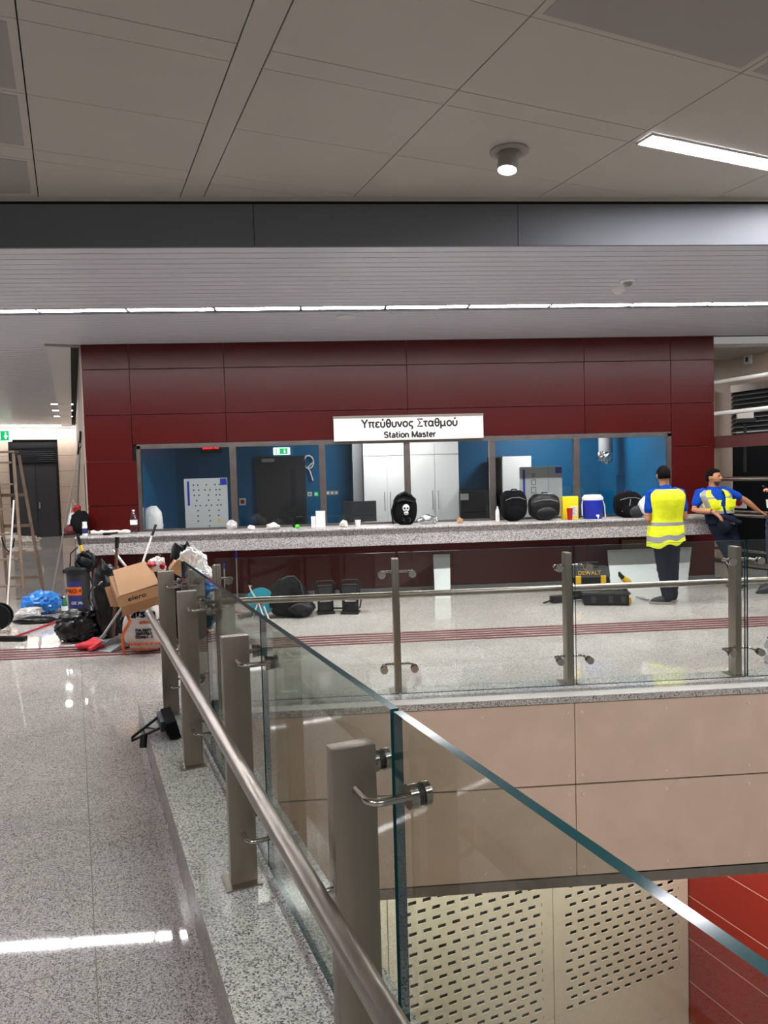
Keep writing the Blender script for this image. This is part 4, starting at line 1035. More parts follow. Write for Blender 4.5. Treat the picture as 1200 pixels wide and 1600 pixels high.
# green bottle
bottle('green bottle standing left of the vacuum drum', Zp(102, 968), .035, .30, 'plastic_white', mat('green_bottle', '#1d6b4a', .3), 'spray_bottle')
# ---- vacuum drum
c = Zp(119, 966); c.y += .15; t = thing('wet_vacuum', 'dark grey wet vacuum drum with orange label and coiled hoses', 'vacuum cleaner', c); T = Matrix.Translation(c)
q = MB(); q.lathe([(.125, .03), (.13, .05), (.145, .56), (.155, .565), (.158, .585), (.14, .59)], T, 28); q.build('drum', 'darkgrey', t, 40)
q = MB(); q.lathe([(.158, .585), (.16, .61), (.145, .635), (.1, .645), (0, .65)], T, 28); q.box(c+Vector((-.15, 0, .59)), (.06, .08, .05), None, .01); q.build('drum_lid', 'black', t, 40)
q = MB()
for k in range(4): q.cyl(c+Vector((.11*math.cos(k*PI/2+.7), .11*math.sin(k*PI/2+.7), 0)), c+Vector((.11*math.cos(k*PI/2+.7), .11*math.sin(k*PI/2+.7), .04)), .025, 10)
q.build('castors', 'rubber', t, 50)
def curved(z0, z1, a0, a1, r0, r1, m_, name):
    q = MB(); n = 10; vsl = []
    for k in range(n+1):
        a_ = a0+(a1-a0)*k/n
        vsl.append((q.bm.verts.new(c+Vector((r0*math.sin(a_), -r0*math.cos(a_), z0))), q.bm.verts.new(c+Vector((r1*math.sin(a_), -r1*math.cos(a_), z1)))))
    for k in range(n): q.bm.faces.new((vsl[k][0], vsl[k+1][0], vsl[k+1][1], vsl[k][1]))
    return q.build(name, m_, t, 60)
curved(.08, .47, -.95, .55, .1335, .1445, 'navy_print', 'drum_label'); curved(.29, .395, -.95, .55, .140, .1435, 'orange', 'orange_band')
lettering('lettering', 'PRO.4', .075, c+Vector((-.02, -.1445, .345)), 'print_black', t, bold=.001)
lettering('lettering', 'ΩΣ 20L', .045, c+Vector((.02, -.142, .19)), 'plastic_white', t)
q = MB()
for k in range(46):
    a_ = k*.62; rr = .11+.03*math.sin(k*.9)
    pass
pts = [c+Vector((.11+.1*math.cos(k*.55)+.02*math.sin(k*1.7), -.02+.06*math.sin(k*.8), .70+.12*math.sin(k*.55)+.03*math.cos(k*1.3))) for k in range(60)]
q.tube(pts, .011, 7); q.build('hose_coil', 'black', t, 60)
q = MB(); q.blob(c+Vector((.12, .0, .70)), (.11, .09, .12), 107, .2, 1.3, .1, 4, sub=3); q.build('motor_head', 'black', t, 40)
q = MB(); q.tube([c+Vector((.14, -.05, .62)), c+Vector((.2, -.08, .4)), c+Vector((.15, -.12, .25)), c+Vector((.22, -.1, .05)), c+Vector((.3, -.1, .01))], .007, 7); q.tube([c+Vector((-.08, -.05, .65)), c+Vector((-.06, -.06, .82)), c+Vector((.03, -.05, .9))], .008, 7); q.build('power_cord', 'black', t, 60)
a_, b_ = c+Vector((.09, .06, .60)), P(121, 834, c.y+.05)
t2 = thing('hand_tool', 'yellow tool handle with black grip standing in the vacuum hoses', 'tool', a_)
q = MB(); q.tube([a_, seg(a_, b_, .68)], .02, 10); q.build('shaft', 'yellow', t2, 50); q = MB(); q.tube([seg(a_, b_, .68), b_], [.022, .02], 10); q.build('grip', 'black', t2, 50)
# ---- red broom and dustpan
b0 = Zp(147, 1014); b1 = P(190, 950, b0.y+.18)
t = thing('broom', 'broom with red bristles resting on the tactile strip before the garbage bags', 'broom', b0)
d = (Zp(160, 1020)-Zp(132, 1008)).normalized(); n_ = Vector((-d.y, d.x, 0)).normalized()
W = basis(b0, d, n_, (0, 0, 1))
q = MB(); q.prism([b0+d*x+n_*y+Vector((0, 0, z)) for x, y, z in ((-.12, .045, .07), (-.145, -.085, .012), (.145, -.085, .012), (.12, .045, .07))], (0, 0, .03)); q.blob(b0-n_*.03+Vector((0, 0, .045)), (.155, .085, .04), 111, .05, 1, .04, 6, base=b0.z+.006, Mx=None, sub=3); q.build('bristles', 'pinkbrush', t, 60)
q = MB(); q.bx(-.13, .13, .03, .075, .055, .095, W, .01); q.tube([b0+n_*.06+Vector((0, 0, .08)), b0+n_*.1+Vector((.02, 0, .14))], .02, 10); q.build('brush_back', 'grey', t, 50)
q = MB(); q.tube([b0+n_*.07+Vector((0, 0, .09)), b1, b1+(b1-b0)*.25], .0125, 10); q.build('handle', 'pole_grey', t, 50)
c = Zp(178, 1014); t = thing('dustpan', 'grey dustpan on the floor between the broom and the white sack', 'dustpan', c); W = Matrix.Translation(c) @ Matrix.Rotation(math.radians(-35), 4, 'Z')
q = MB(); q.prism([(-.13, -.14, .003), (.13, -.14, .003), (.11, .14, .02), (-.11, .14, .02)], (0, 0, .006), W); q.prism([(-.13, -.14, .003), (-.11, .14, .02), (-.11, .14, .1), (-.13, -.14, .02)], (.006, 0, 0), W); q.prism([(.13, -.14, .003), (.11, .14, .02), (.11, .14, .1), (.13, -.14, .02)], (-.006, 0, 0), W); q.prism([(-.11, .14, .02), (.11, .14, .02), (.11, .15, .12), (-.11, .15, .12)], (0, .006, 0), W); q.build('pan', 'grey', t)
q = MB(); q.tube([W @ Vector((0, .145, .08)), W @ Vector((0, .2, .16))], .016, 10); q.build('handle', 'darkgrey', t, 50)
# ---- long sticks in the heap
def leaner(label, p0, y0, p1, y1, r, m_, tip=None, name='stick', z0=None):
    a_, b_ = P(*p0, y0), P(*p1, y1)
    if z0 is not None: a_ = a_ + (b_-a_)*((z0-a_.z)/(b_.z-a_.z))
    t = thing(name, label, 'pole', a_); q = MB(); q.tube([a_, b_], r, 10); q.build('shaft', m_, t, 50)
    if tip: q = MB(); q.tube([seg(a_, b_, .9), b_ + (b_-a_)*.005], r*1.35, 10); q.build('tip', tip, t, 50)
leaner('dark paint-spattered upright stick in the rubbish heap', (177, 1003), 7.75, (183, 840), 7.9, .016, 'timber', 'black', z0=.01)
leaner('thin white pole with black end rising from behind the cardboard box', (200, 945), 8.3, (243, 821), 8.75, .012, 'pole_white', 'black', z0=.01)
leaner('grey tube slanting left out of the rubbish heap', (285, 1000), 7.9, (177, 860), 8.6, .016, 'pole_grey', z0=.01)
leaner('short wooden stick poking out above the cardboard box', (222, 905), 7.5, (250, 866), 7.55, .014, 'timber')
# ---- white sack
c = Zp(222, 1024); c.y += .20
t = thing('sack', 'full white woven sack with orange and navy printing at the railing corner', 'sack', c)
q = MB(); vs_ = q.blob(c+Vector((0, 0, .24)), (.23, .2, .26), 121, .12, 1.2, .06, 3, base=c.z+.003)
for v in vs_:
    k = (v.co.z)/.5; v.co.x = c.x + (v.co.x-c.x)*(1.12-.22*k)
q.build('sack_body', 'sack', t, 60)
sack_y = c.y-.212
for txt, sz, dx, z, m_ in (('atsca', .12, .02, .405, 'navy_print'), ('ΔΟΜΙΚΑ', .038, .06, .325, 'orange'), ('ΓΙΑ ΑΚΡΥ', .036, .03, .25, 'print_black'), ('ΣΜΥΡΙΚΑ', .036, .03, .215, 'print_black'), ('ΤΕΧΝΙΚΑ - Σ', .03, .03, .18, 'print_black'), ('ΑΠΟΣΚΕΥΑΣΙΑ ΤΩΝ', .036, .03, .115, 'orange'), ('ΣΥΝΘΕΤΙΚΩΝ ΥΛ.', .028, .03, .065, 'orange')):
    yy = sack_y + .0 + (.05 if z > .36 else .012 if z > .3 else 0.0)
    lettering('lettering', txt, sz, (c.x+dx, yy, z), m_, t, bold=.003 if sz > .1 else 0, thick=.012)
q = MB(); pts = [c+Vector((-.17, -.15, .47)), c+Vector((-.13, -.18, .40)), c+Vector((-.10, -.205, .34)), c+Vector((-.15, -.20, .27)), c+Vector((-.185, -.185, .19)), c+Vector((-.19, -.17, .1)), c+Vector((-.18, -.15, .02))]
q.tube(pts, .014, 8); q.build('orange_stripe', 'orange', t, 60)
# ---- cardboard box on the sack
bc = P(212, 915, 7.28); 
t = thing('cardboard_box', 'tilted open cardboard box lying on top of the white sack', 'box', (bc.x, bc.y, .5))
W = Matrix.Translation(bc) @ Matrix.Rotation(math.radians(24), 4, 'Z') @ Matrix.Rotation(math.radians(-11), 4, 'Y') @ Matrix.Rotation(math.radians(34), 4, 'X')
q = MB(); q.bx(-.21, .20, -.16, .16, -.075, .065, W, .006); q.build('carton', 'card', t)
q = MB(); q.prism([(-.19, -.16, -.075), (.19, -.16, -.075), (.16, -.21, -.13), (-.2, -.24, -.13)], (0, .004, .006), W); q.build('flap', 'card_in', t)
q = MB(); q.prism([(-.19, -.16, -.07), (-.19, .16, -.07), (-.27, .14, -.05), (-.28, -.13, -.06)], (.004, 0, .006), W); q.build('flap', 'card_in', t)
q = MB(); q.prism([(-.19, -.16, .072), (.19, -.14, .072), (.16, .2, .10), (-.16, .2, .09)], (0, 0, .005), W); q.build('top_flap', 'card', t)
lettering('handwriting', 'elero', .085, (0, 0, 0), 'print_black', t, rot=W @ Matrix.Translation((-.03, -.1615, .0)) @ Matrix.Rotation(PI/2, 4, 'X'), bold=.001)
for o in list(t.children):
    pass
# ---- rest of the heap behind the corner
bag('garbage_bag', 'black garbage bag of the heap behind the last railing post, under the white bags', 290, 1006, .50, 1.0, .45, 131, 'black_bag', .22, .12)
bag('carrier_bag', 'white carrier bag crowning the rubbish heap behind the glass corner', 302, 903, .27, .30, .22, 132, 'plastic_white', .35, .18, Y=7.3)
bag('carrier_bag', 'smaller white carrier bag slipping down the right side of the rubbish heap', 318, 908, .15, .2, .16, 133, 'plastic_white', .35, .18, Y=7.15)
bag('food_wrapper', 'red and white food wrapper on the heap above the cardboard box', 246, 893, .17, .15, .12, 134, 'plastic_white', .3, .16, 'wrapper', Y=7.5)
q = P(236, 882, 7.42); m = MB(); m.blob(q, (.05, .04, .03), 135, .3, 1.3, .1, 4, sub=3); tag(m.build('plastic_scrap', 'redplastic', None, 40), 'bright red scrap on the heap left of the food wrapper', 'scrap')
q = P(254, 884, 7.45); m = MB(); m.blob(q, (.03, .03, .035), 136, .3, 1.3, .1, 4, sub=3); tag(m.build('plastic_scrap', 'redplastic', None, 40), 'bright red scrap on the heap right of the food wrapper', 'scrap')
q = P(278, 888, 7.1); W = Matrix.Translation(q) @ Matrix.Rotation(math.radians(35), 4, 'Y') @ Matrix.Rotation(.4, 4, 'Z'); m = MB(); m.bx(-.07, .07, -.05, .05, -.05, .05, W, .003); m.prism([(-.07, -.05, .05), (.07, -.05, .05), (.07, -.09, .1), (-.07, -.09, .1)], (0, .004, 0), W); tag(m.build('cardboard_box', 'card'), 'small cardboard box wedged in the heap beside the last railing post', 'box')
q = P(204, 893, 7.75); m = MB(); m.blob(q, (.11, .09, .06), 137, .2, 1.3, .1, 4, sub=3); tag(m.build('orange_bag', 'orange', None, 40), 'orange plastic scrap behind the cardboard box on the black bag', 'scrap')
bag('plastic_bag', 'blue plastic bag low in the heap seen through the left glass', 318, 985, .2, .22, .2, 138, 'blue_bag', .3, .16)
bag('plastic_bag', 'clear crumpled film on the heap seen through the left glass', 312, 930, .25, .25, .2, 139, 'clear', .3, .16, Y=7.0)
# ---- broom head on the kerb
c = Zp(256, 1150, ZK); t = thing('broom', 'black broom head lying across the kerb edge beside the third post', 'broom', c)
c1, c2 = Zp(250, 1128, ZK+.01), Zp(262, 1161, ZK+.01); d = (c2-c1).normalized(); e = Vector((-d.y, d.x, 0)).normalized(); e = e if e.x < 0 else -e
W = basis(seg(c1, c2, .5), d, e, (0, 0, 1)); L = .155
q = MB(); q.prism([(-L*.95, .0, .045), (-L*.95, -.02, .0), (-L, -.085, .0), (-L*1.0, -.06, .105), (-L*.9, .0, .10)], (2*L*.98, 0, 0), W); q.build('bristles', 'black_cloth', t)
q = MB(); q.bx(-L*.72, L*.72, .0, .028, .035, .10, W, .008); q.build('brush_back', 'darkgrey', t, 40)
ee = Zp(207, 1157, .13); a_, b_ = W @ Vector((-.06, .02, .08)), W @ Vector((.09, .02, .06))
q = MB(); q.tube([a_, ee+Vector((0, 0, .02)), ee, b_], .009, 8); q.build('bracket', 'black', t, 40)
q = MB(); q.tube([seg(a_, ee, .45), seg(b_, ee, .15)], .006, 8); q.build('brace', 'black', t, 40)
q = MB(); q.tube([seg(a_, ee, .6), seg(b_, ee, .6)], .009, 8); z_ = seg(b_, ee, .6); q.cyl(z_, z_+Vector((.0, -.03, -.065)), .022, 12); q.build('handle_socket', 'black', t, 40)
# ---- paper scraps in the corridor
for k, (px, py, w_, lab) in enumerate(((20, 834, .9, 'heap of white paper scraps on the corridor floor left of the charcoal door'), (48, 837, .7, 'white paper scraps on the corridor floor in front of the charcoal door'), (76, 838, .3, 'few paper scraps at the foot of the charcoal double door'))):
    q = Zp(px, py+6); m = MB(); m.blob(q+Vector((0, -1.2, .06)), (w_*.7, .3, .16), 150+k, .4, 2.5, .25, 5, base=.003); tag(m.build('paper_scraps', 'paper', None, 30), lab, 'paper')

# =================================================================== BEHIND THE FAR RAILING
# ---- sticks with blue tops
for (px0, py0, px1, py1, Yt, lab) in ((371, 937, 369, 862, 10.3, 'thin pale stick with blue top leaning on the red base, the taller of two'), (352, 934, 350, 880, 10.3, 'short pale stick with blue top leaning on the red base, beside the railing corner post')):
    a_ = Zp(px0, py0, .005); b_ = P(px1, py1, Yt); t = thing('stick', lab, 'pole', a_)
    q = MB(); q.tube([a_, b_], .011, 8); q.build('shaft', 'pole_grey', t, 50); q = MB(); q.tube([seg(a_, b_, .86), b_+Vector((0, -.004, .005))], .016, 8); q.build('top', 'cooler', t, 50)
# ---- teal reel
c = Zp(408, 966); t = thing('cable_reel', 'teal cable reel with white tubular stand on the floor behind the far glass', 'reel', c)
W = Matrix.Translation(P(407, 940, c.y+.02)) @ Matrix.Rotation(math.radians(12), 4, 'Z') @ Matrix.Rotation(math.radians(80), 4, 'X')
for z0 in (.035, -.085):
    q = MB(); q.lathe([(.03, z0), (.165, z0), (.17, z0+.012), (.165, z0+.022), (.03, z0+.022)], W, 32); q.build('side_disc', 'teal', t, 50)
q = MB(); q.lathe([(.06, -.07), (.12, -.06), (.125, .03), (.06, .04)], W, 24); q.build('wound_cable', 'black', t, 60)
cc = W.translation
q = MB(); q.tube([cc+Vector((-.09, -.10, .21)), cc+Vector((-.12, -.10, .22)), cc+Vector((-.10, -.10, .16)), cc+Vector((-.01, -.12, 0)), cc+Vector((.06, -.17, -.20)), cc+Vector((.10, -.17, -.205)), cc+Vector((.11, -.17, -.19)), cc+Vector((.05, -.12, -.04))], .009, 8)
q.tube([cc+Vector((-.02, -.11, .0)), cc+Vector((-.1, -.15, -.2))], .009, 8); q.build('stand', 'pole_white', t, 50)
q = MB(); q.cyl(cc+Vector((0, -.075, 0)), cc+Vector((0, -.12, .0)), .035, 14); q.build('hub', 'redplastic', t, 50)
# ---- black heap
c = Zp(453, 967); c.y += .22
t = thing('bag_heap', 'big black bag with jackets heaped on the floor right of the teal reel', 'bag', c)
q = MB(); vs_ = q.blob(c+Vector((0, 0, .22)), (.28, .22, .27), 161, .2, 1.2, .08, 3.2, base=.003)
for v in vs_:
    k = max(0, v.co.z)/.5; v.co.x = c.x + (v.co.x-c.x)*(1.08-.35*k) - .03*k
q.build('bag_body', 'black_cloth', t, 60)
q = MB(); q.tube([c+Vector((-.08, -.10, .46)), c+Vector((-.02, -.13, .5)), c+Vector((.06, -.12, .5)), c+Vector((.13, -.10, .42)), c+Vector((.17, -.14, .25))], .014, 8); q.build('strap', 'darkgrey', t, 60)
q = MB(); q.blob(c+Vector((.12, -.08, .1)), (.18, .16, .11), 162, .2, 1.3, .08, 3, base=.003, sub=3); q.build('sleeve', 'black', t, 60)
# ---- two work lights
def work_light(label, px, py, s, rz):
    c = Zp(px, py); t = thing('work_light', label, 'lamp', c, rz, None); T = _world(t)
    q = MB(); q.bx(-.11*s, .11*s, -.06, .06, .17, .39*s+.0, T, .012); q.build('lamp_body', 'black', t)
    q = MB(); q.bx(-.095*s, .095*s, -.066, -.058, .19, .37*s, T); q.build('lens', 'darkgrey', t)
    q = MB()
    for k in range(6): q.bx(-.1*s+k*.038*s, -.095*s+k*.038*s, .06, .075, .18, .37*s, T)
    q.build('cooling_fins', 'darkgrey', t)
    q = MB(); q.tube([T @ Vector(p) for p in ((-.13*s, 0, .2), (-.13*s, 0, .42*s), (-.10*s, 0, .45*s), (.10*s, 0, .45*s), (.13*s, 0, .42*s), (.13*s, 0, .2))], .010, 8); q.build('handle', 'black', t, 50)
    q = MB(); q.bx(-.12*s, .12*s, -.10, .08, .003, .03, T, .006); q.bx(-.11*s, -.08*s, -.02, .02, .02, .2, T); q.bx(.08*s, .11*s, -.02, .02, .02, .2, T); q.bx(-.09*s, .09*s, -.03, .03, .03, .14, T, .01); q.build('base', 'black', t)
    return t
work_light('black work light on the floor right of the big black bag', 509, 958, .9, .1)
work_light('black work light with trailing cable, the right one of two', 548, 958, .93, -.2)
q = MB(); a_ = Zp(556, 952, .02); q.tube([a_+Vector((.0, 0, .2)), a_+Vector((.07, -.02, .12)), a_+Vector((.05, -.05, .03)), a_+Vector((-.05, -.07, .015)), a_+Vector((-.03, .02, .012)), a_+Vector((-.3, .08, .012))], .012, 8); tag(q.build('power_cable', 'black', None, 60), 'black cable looped beside the right work light', 'cable')
# ---- leaning boards
def lean(name, label, px0, px1, pyb, pyt, yt, th, m_, pxt0=None, pxt1=None, tilt=.006):
    a0, a1 = Zp(px0, pyb), Zp(px1, pyb)
    a1 = Vector((a1.x, a0.y, 0)); b0, b1 = P(pxt0 or px0, pyt, yt), P(pxt1 or px1, pyt, yt); b0.z = b1.z = (b0.z+b1.z)/2
    n_ = (a1-a0).cross(b0-a0).normalized(); n_ = n_ if n_.y > 0 else -n_
    q = MB(); q.prism([a0, a1, b1, b0], n_*th)
    o = q.build(name, m_)
    return tag(o, label, 'board')
lean('leaning_board', 'large pale grey board leaning on the red base behind the standing worker', 955, 1089, 922, 857, 10.33, .02, 'greypanel', 949, 1081)
lean('timber_board', 'brown board standing behind the large pale grey board', 972, 1014, 914, 843, 10.44, .02, 'timber')
o = lean('leaning_board', 'narrow white folded panel leaning on the red base under the counter', 680, 705, 935, 866, 10.3, .05, 'greypanel', 677, 703)
# ---- tool boxes
c = Zp(953, 952); t = thing('tool_tray', 'open black tool tray full of tools on the floor before the grey board', 'tool box', c, .0)
T = Matrix.Translation((Zp(948, 944).x, Zp(948, 944).y+.06, 0)) @ Matrix.Rotation(math.radians(-14), 4, 'Z')
q = MB()
q.bx(-.27, .27, -.17, .17, .004, .02, T); q.bx(-.27, .27, -.17, -.15, .004, .15, T, .004); q.bx(-.27, .27, .15, .17, .004, .15, T, .004); q.bx(-.27, -.25, -.17, .17, .004, .15, T, .004); q.bx(.25, .27, -.17, .17, .004, .15, T, .004); q.build('tray', 'black', t)
q = MB(); q.bx(-.29, .29, -.185, .185, .14, .165, T, .005); q.bx(-.245, .245, -.145, .145, .13, .166, T); q.build('rim', 'darkgrey', t)
q = MB()
for k in (-.16, .05, .2): q.bx(k-.03, k+.03, -.186, -.168, .04, .12, T, .006)
q.build('latches', 'darkgrey', t)
for k, (x, y, a_, l_, m_) in enumerate(((-.15, 0, .3, .3, 'grey'), (.02, .04, -.5, .28, 'yellow'), (.12, -.05, .8, .22, 'darkgrey'), (-.05, -.08, 1.2, .2, 'timber'))):
    q = MB(); W = T @ Matrix.Translation((x, y, .18+.012*k)) @ Matrix.Rotation(a_, 4, 'Z'); q.bx(-l_/2, l_/2, -.015, .015, -.012, .012, W, .004); q.bx(l_/2-.05, l_/2, -.03, .03, -.016, .016, W, .004)
    tag(q.build('hand_tool', m_), ['grey hand tool lying across the open tool tray', 'yellow hand tool in the open tool tray', 'dark hand tool at the right end of the open tool tray', 'brown-handled hammer in the open tool tray'][k], 'tool')
c = P(933, 940, 9.15); c = Vector((c.x, 9.45, 0)); t = thing('tool_case', 'black and yellow closed tool case behind the open tool tray', 'tool box', c); T = Matrix.Translation(c) @ Matrix.Rotation(math.radians(-6), 4, 'Z')
q = MB(); q.bx(-.24, .24, -.13, .13, .0, .28, T, .012); q.build('case_body', 'black', t)
q = MB(); q.prism([(-.25, -.14, .28), (.25, -.14, .28), (.25, -.09, .40), (-.25, -.09, .40)], (0, .23, 0), T); q.bx(-.1, .1, -.1, .1, .40, .415, T, .005); q.build('case_lid', 'darkgrey', t)
q = MB(); q.tube([T @ Vector(p) for p in ((-.12, 0, .41), (-.12, 0, .455), (.12, 0, .455), (.12, 0, .41))], .016, 8); q.build('carry_handle', 'black', t, 50)
for k in (-.17, .16): q = MB(); q.bx(k-.035, k+.035, -.148, -.128, .19, .30, T, .006); q.build('latch', 'yellow', t)
lettering('lettering', 'DEWALT', .075, (0, 0, 0), 'yellow', t, rot=T @ Matrix.Translation((-.02, -.126, .335)) @ Matrix.Rotation(math.radians(68), 4, 'X'), bold=.001)
c = Zp(884, 943); t = thing('power_tool', 'black and yellow power tool lying left of the tool case beside the middle post', 'tool', c); T = Matrix.Translation(c+Vector((0, .1, .0))) @ Matrix.Rotation(.2, 4, 'Z')
q = MB(); q.bx(-.17, .1, -.06, .06, .003, .09, T, .02); q.cyl(T @ Vector((.1, 0, .05)), T @ Vector((.26, 0, .05)), .03, 12); q.build('body', 'black', t, 40)
q = MB(); q.tube([T @ Vector((.0, 0, .09)), T @ Vector((.06, 0, .2)), T @ Vector((.15, 0, .22))], .025, 10); q.build('handle', 'yellow', t, 40)
q = MB(); q.tube([T @ Vector((-.17, 0, .04)), T @ Vector((-.25, -.04, .03)), T @ Vector((-.3, -.02, .015))], .012, 8); q.build('cord', 'black', t, 50)
c = Zp(981, 943); t = thing('cordless_drill', 'cordless drill standing upright on its battery right of the tool tray', 'drill', c); T = Matrix.Translation(c+Vector((0, .05, 0)))
q = MB(); q.bx(-.055, .055, -.04, .04, .003, .07, T, .008); q.build('battery', 'yellow', t)
q = MB(); q.tube([T @ Vector(p) for p in ((0, 0, .06), (-.01, 0, .15), (-.025, 0, .25))], [.028, .024, .03], 12); q.build('grip', 'black', t, 40)
q = MB(); q.tube([T @ Vector(p) for p in ((.05, 0, .25), (-.0, 0, .29), (-.04, 0, .32))], [.036, .042, .036], 14); q.build('motor_housing', 'yellow', t, 40)
q = MB(); q.tube([T @ Vector(p) for p in ((-.04, 0, .32), (-.075, 0, .36), (-.09, 0, .40))], [.03, .026, .012], 12); q.build('chuck', 'black', t, 40)
for k, (px, py, dx, lab) in enumerate(((994, 932, .11, 'left one of two grey chisels on the floor beside the drill'), (999, 934, .13, 'right one of two grey chisels on the floor beside the drill'))):
    a_ = Zp(px, py, .013); q = MB(); q.tube([a_, a_+Vector((dx*.35, -.17, 0))], [.008, .016], 8); tag(q.build('chisel', 'grey', None, 50), lab, 'chisel')
bottle('clear water bottle with blue cap on the floor at the right picture edge', Zp(1201, 1036), .035, .23, 'cooler')
# ---- rails at the right
def zrail(px, py): return Vp(px, py, VT)
s_end = zrail(1113, 640).dot(U)+.5
def tubeline(y1, x1, r, m_='pole_grey', name='tube'):
    z = zrail(x1, y1).z
    q = MB(); q.cyl(sv(4.2, VT, z), sv(s_end, VT, z), r, 14); return q, z
sc_ = thing('scaffold_rails', 'stack of horizontal steel tubes and a red board at the right picture edge', 'scaffold', sv(7, VT))
for (y, x, r, m_) in ((591, 1160, .030, 'pole_white'), (642, 1160, .032, 'pole_white'), (748, 1170, .032, 'steel'), (800, 1175, .02, 'steel'), (806, 1175, .026, 'steel'), (862, 1180, .02, 'chrome'), (882, 1180, .04, 'steel'), (914, 1180, .04, 'pole_grey')):
    q, z = tubeline(y, x, r); q.build('tube', m_, sc_, 50)
z0, z1 = zrail(1160, 698).z, zrail(1160, 679).z
q = MB(); q.bx(VT-.02, VT+.02, 4.2, s_end, z0, z1, ROT); q.build('toe_board', 'dust_red', sc_)
for s in (4.3, s_end-.03):
    q = MB(); q.cyl(sv(s, VT+.05, 0), sv(s, VT+.05, 3.2), .03, 14); q.build('upright', 'steel', sc_, 50)
c = Vp(1164, 650, VR-.3); t = thing('floodlight', 'pale floodlight head on a black bracket behind the rails', 'lamp', c)
W = Matrix.Translation(c) @ Matrix.Rotation(math.radians(-20), 4, 'Z')
q = MB(); q.bx(-.12, .12, -.04, .04, -.04, .06, W, .006); q.build('lamp_face', 'paper', t); q = MB(); q.bx(-.13, .15, -.05, .05, -.11, -.04, W, .006); q.bx(-.02, .02, -.02, .02, -.9, -.1, W); q.build('bracket', 'black', t)
c = Vp(1154, 682, VR-.03); 
c = Vp(1157, 786, VR); t = thing('warning_sign', 'small white sign with a red circle on the dark door behind the rails', 'sign', c)
W = basis(c, -U, V, (0, 0, 1)); q = MB(); q.bx(-.14, .14, -.04, -.02, -.085, .085, W); q.build('plate', 'sign_face', t)
q = MB(); q.lathe([(.05, 0), (.07, 0), (.07, .004), (.05, .004)], W @ Matrix.Translation((0, -.04, .02)) @ Matrix.Rotation(PI/2, 4, 'X'), 24); q.build('red_ring', 'redplastic', t)
c = Vp(1171, 562, VR); t = thing('wall_box', 'small white wall box with a dark slot high on the beige wall at the right', 'fitting', c)
W = basis(c, -U, V, (0, 0, 1)); q = MB(); q.bx(-.06, .06, -.06, 0, -.07, .07, W, .005); q.build('box', 'plastic_white', t); q = MB(); q.bx(-.02, .02, -.064, -.06, -.035, .035, W); q.build('slot', 'black', t)
# =================================================================== PEOPLE
def remesh_build(mb, name, m_, parent, voxel, smooth=4, wrinkle=0, seed=0):
    me = bpy.data.meshes.new(name); mb.bm.normal_update(); bmesh.ops.recalc_face_normals(mb.bm, faces=mb.bm.faces[:]); mb.bm.to_mesh(me); mb.bm.free()
    t = bpy.data.objects.new('tmp', me); COL.objects.link(t)
    r = t.modifiers.new('r', 'REMESH'); r.mode = 'VOXEL'; r.voxel_size = voxel
    s = t.modifiers.new('s', 'SMOOTH'); s.factor = .5; s.iterations = smooth
    dg = bpy.context.evaluated_depsgraph_get(); out = bpy.data.meshes.new_from_object(t.evaluated_get(dg))
    bpy.data.objects.remove(t); bpy.data.meshes.remove(me)
    if wrinkle:
        for v in out.vertices:
            p = v.co; k = noise.noise(Vector((p.x*9+seed, p.y*9, p.z*16))) + .5*noise.noise(Vector((p.x*22+seed, p.y*22, p.z*30)))
            v.co = p + v.normal*k*wrinkle
    out.name = name; out.materials.clear(); out.materials.append(M[m_])
    o = bpy.data.objects.new(name, out); COL.objects.link(o)
    out.transform(_world(parent).inverted()); o.parent = parent
    shade(out, 180); return o
def head_pts(bm_, W, grow=1.0, keep=None, u=36, v=28):
    r = bmesh.ops.create_uvsphere(bm_, u_segments=u, v_segments=v, radius=1.0); vs_ = r['verts']
    def G(p, c, s): return math.exp(-((p.x-c[0])**2/s[0]**2 + (p.z-c[1])**2/s[1]**2))
    dead = []
    for vt in vs_:
        p = vt.co.copy(); q = Vector((p.x*.074, p.y*.094, p.z*.115))
        if p.z < 0: q.x *= 1-.22*(-p.z)**1.5; q.y = q.y*(1-.10*(-p.z)) + (.012*(-p.z) if p.y > 0 else .02*(-p.z))
        if p.y > 0 and grow <= 1.0:
            f = p.y
            q.y += f*(.022*G(p, (0, -.12), (.13, .16)) + .012*G(p, (0, .02), (.10, .22)))          # nose
            q.y += f*(.006*G(p, (0, -.48), (.28, .07)) + .006*G(p, (0, -.60), (.25, .07)) - .004*G(p, (0, -.54), (.25, .03)))  # lips
            q.y += f*(.010*G(p, (0, -.86), (.25, .14)))                                             # chin
            for sx in (-.40, .40): q.y -= f*.010*G(p, (sx, .10), (.17, .10)); q.y += f*.005*G(p, (sx, .26), (.25, .07))
        vt.co = q*grow
        if keep and not keep(p): dead.append(vt)
    if dead: bmesh.ops.delete(bm_, geom=dead, context='VERTS')
    vs_ = [x for x in vs_ if x.is_valid]
    bmesh.ops.transform(bm_, matrix=W, verts=vs_)
    return vs_
